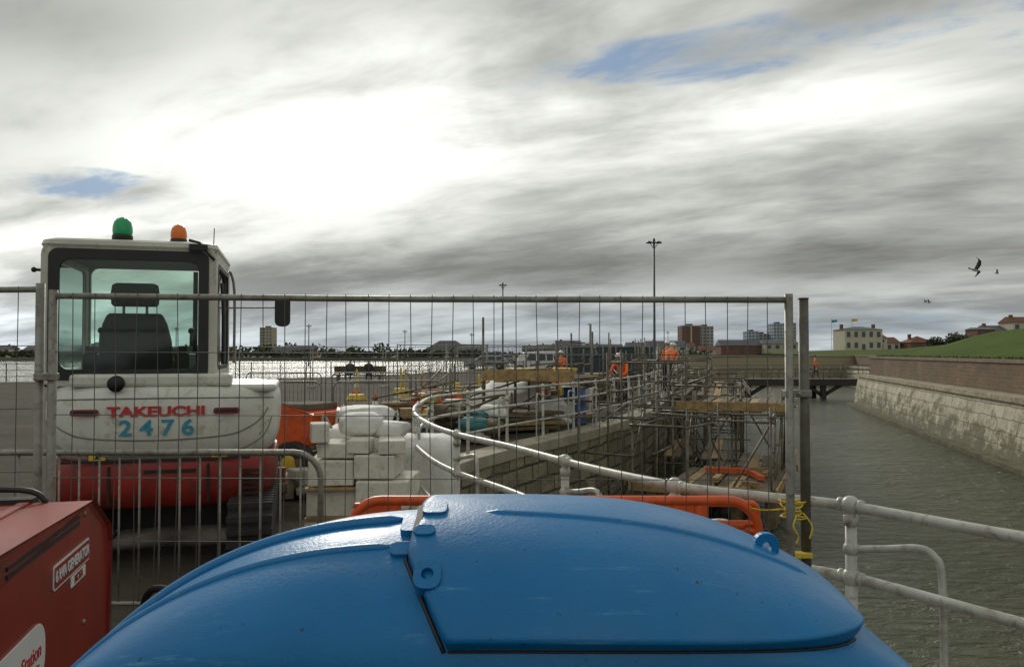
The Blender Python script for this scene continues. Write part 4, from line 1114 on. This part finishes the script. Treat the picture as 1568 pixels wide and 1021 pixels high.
# ------------------------------------------------------------------ people
def person(name,loc,rz,pose='stand',top_=hiviz,leg=navy,hat=True,h=1.75):
    s=h/1.75
    P=dict(pel=((0,0,.95),.13),sp=((0,0,1.15),.125),ch=((0,0,1.38),.15),nk=((0,0,1.52),.055),hd=((0,.01,1.62),.085),hd2=((0,.01,1.71),.07),
      lh=((-.1,0,.88),.095),lk=((-.11,-.02,.48),.062),la=((-.11,.02,.09),.042),lt=((-.12,-.14,.04),.038),
      rh=((.1,0,.88),.095),rk=((.11,-.02,.48),.062),ra=((.11,.02,.09),.042),rt=((.12,-.14,.04),.038),
      ls=((-.19,0,1.42),.062),le=((-.26,.02,1.14),.045),lw=((-.27,-.06,.90),.032),lf=((-.27,-.09,.80),.028),
      rs=((.19,0,1.42),.062),re=((.26,.02,1.14),.045),rw=((.27,-.06,.90),.032),rf=((.27,-.09,.80),.028))
    if pose=='walk':
        P['lk']=((-.11,-.18,.5),.062);P['la']=((-.11,-.22,.1),.042);P['lt']=((-.11,-.38,.06),.036)
        P['rk']=((.11,.04,.48),.062);P['ra']=((.11,.26,.14),.042);P['rt']=((.11,.14,.04),.036)
        P['re']=((.25,-.1,1.16),.045);P['rw']=((.24,-.28,1.0),.032);P['rf']=((.24,-.34,.95),.028)
    if pose=='sit':
        for k in list(P):
            (x,y,z),r=P[k]; P[k]=((x,y,z-.43),r)
        P['lk']=((-.13,-.42,.52),.06);P['la']=((-.13,-.42,.09),.042);P['lt']=((-.13,-.56,.04),.036);P['rk']=((.13,-.42,.52),.06);P['ra']=((.13,-.38,.09),.042);P['rt']=((.13,-.52,.04),.036)
        P['lw']=((-.2,-.25,.62),.032);P['lf']=((-.17,-.33,.6),.028);P['rw']=((.2,-.25,.62),.032);P['rf']=((.17,-.33,.6),.028)
    if pose=='work':
        for k in ('sp','ch','nk','hd','hd2','ls','rs'):
            (x,y,z),r=P[k]; f=(z-.95); P[k]=((x,y-f*.55,.95+f*.86),r)
        P['le']=((-.26,-.42,1.12),.045);P['lw']=((-.2,-.62,1.0),.032);P['lf']=((-.17,-.70,.97),.028);P['re']=((.26,-.42,1.12),.045);P['rw']=((.2,-.62,1.05),.032);P['rf']=((.17,-.7,1.03),.028)
    keys=list(P); E=[('pel','sp'),('sp','ch'),('ch','nk'),('nk','hd'),('hd','hd2'),('pel','lh'),('lh','lk'),('lk','la'),('la','lt'),('pel','rh'),('rh','rk'),('rk','ra'),('ra','rt'),('ch','ls'),('ls','le'),('le','lw'),('lw','lf'),('ch','rs'),('rs','re'),('re','rw'),('rw','rf')]
    me=bpy.data.meshes.new('tmp'); me.from_pydata([Vector(P[k][0])*s for k in keys],[(keys.index(a),keys.index(c)) for a,c in E],[])
    o=bpy.data.objects.new('tmp',me); COL.objects.link(o); o.modifiers.new('s','SKIN'); sb=o.modifiers.new('u','SUBSURF'); sb.levels=1
    sv=me.skin_vertices[0].data
    for i,k in enumerate(keys): sv[i].radius=(P[k][1]*s*(1.15 if k in('pel','ch','sp') else 1),P[k][1]*s*(.85 if k in('pel','ch','sp') else 1)); sv[i].use_root=(k=='pel')
    bpy.context.view_layer.update()
    m2=bpy.data.meshes.new_from_object(o.evaluated_get(bpy.context.evaluated_depsgraph_get())); bpy.data.objects.remove(o)
    m2.materials.clear()
    for m in (top_,leg,skin,rubber): m2.materials.append(m)
    pts={k:Vector(P[k][0])*s for k in keys}
    grp={'pel':1,'sp':0,'ch':0,'nk':2,'hd':2,'hd2':2,'lh':1,'rh':1,'lk':1,'rk':1,'la':1,'ra':1,'lt':3,'rt':3,'ls':0,'rs':0,'le':0,'re':0,'lw':0,'rw':0,'lf':2,'rf':2}
    for p in m2.polygons:
        k=min(keys,key=lambda q:(pts[q]-p.center).length); p.material_index=grp[k]; p.use_smooth=True
    e=empty(name,loc,rz); bo=bpy.data.objects.new('body',m2); COL.objects.link(bo); bo.parent=e
    b=MB(); hd=pts['hd2']
    b.sphere(hd+Vector((0,.005,-.005))*s,(.10*s,.115*s,.10*s),hatm if hat else hair,14,6,half=True)
    if hat: b.tube([hd+Vector((0,-.01,-.015))*s,hd+Vector((0,-.01,.0))*s],.125*s,hatm,14)
    h0=pts['hd']
    b.tube([h0+Vector((0,-.08,.04))*s,h0+Vector((0,-.105,.0))*s],[.008*s,.016*s],skin,6)
    for q in (-.03,.03): b.sphere(h0+Vector((q,-.083,.045))*s,.009*s,black,6,4)
    for q in (-.085,.085): b.sphere(h0+Vector((q,0,.02))*s,.02*s,skin,6,4)
    b.obj('head_details',e); return e
person('worker',(5.3,27.5,.37),2.4,'work'); person('worker',(3.4,24.5,0.0),-.5,'work')
person('worker',(6.0,31,.37),.6,'stand'); person('pedestrian',(23.0,61,-.28),1.2,'walk',hiviz,navy,False)
person('worker',(2.2,36,0),.3,'stand',hiviz)
person('seated_person',(-8.2,46,.0),.2,'sit',navy,navy,False); person('seated_person',(-9.3,46.2,.0),-.1,'sit',darkbox,navy,False); person('pedestrian',(3,90,0),1,'walk',navy,navy,False)
b=MB(); b.box((-8.8,46.25,.42),(3,.5,.07),timber); b.box((-8.8,46.55,.75),(3,.06,.35),timber)
for x in (-10,-7.6): b.box((x,46.3,.2),(.1,.45,.4),darkpost); b.box((x,46.58,.6),(.08,.06,.6),darkpost)
b.obj('park_bench',bevel=.01)

# ------------------------------------------------------------------ gulls
def gull(name,loc,sc,rot,flap=.9):
    e=empty(name,loc); e.rotation_euler=rot; e.scale=(sc,)*3
    b=MB(); b.tube([(0,-.26,.02),(0,-.24,.02),(0,-.19,.03),(0,-.13,.015),(0,-.02,0),(0,.12,0),(0,.22,.01),(0,.30,.012)],[.006,.012,.035,.038,.065,.058,.035,.02],feather,10)
    b.tube([(0,-.25,.02),(0,-.31,.005)],[.012,.003],yellow,6)
    b.add([(-.03,.2,.01),(.03,.2,.01),(.07,.37,.012),(-.07,.37,.012)],[(0,1,2,3)],feather); b.obj('body',e)
    b=MB()
    for s,f in ((-1,flap),(1,flap*.85)):
        st=[(.03,-.10,.09,0),(.22,-.15,.07,.35),(.38,-.10,.05,.5),(.52,-.01,.07,.45),(.68,.10,.12,.3)]
        rows_=[]
        for d_,fr_,bk,hh in st:
            z=hh*f*.9
            rows_.append([(s*d_,fr_,z),(s*d_,(fr_+bk)/2,z+.015),(s*d_,bk,z-.004),(s*d_,(fr_+bk)/2,z-.006)])
        b.loft(rows_,featherd)
    b.obj('wings',e); return e
gull('seagull',(17.35,30,4.78),.72,(.5,.75,1.1),.8); gull('seagull',(52,86,10.2),.8,(.2,.4,.8)); gull('seagull',(51.5,100,8.0),.8,(.1,-.3,1.8)); gull('seagull',(53.5,103,8.1),.8,(.1,.3,.6))

scene.view_settings.view_transform='Standard'; scene.view_settings.look='None'; scene.view_settings.exposure=0
print('objects',len(bpy.data.objects))
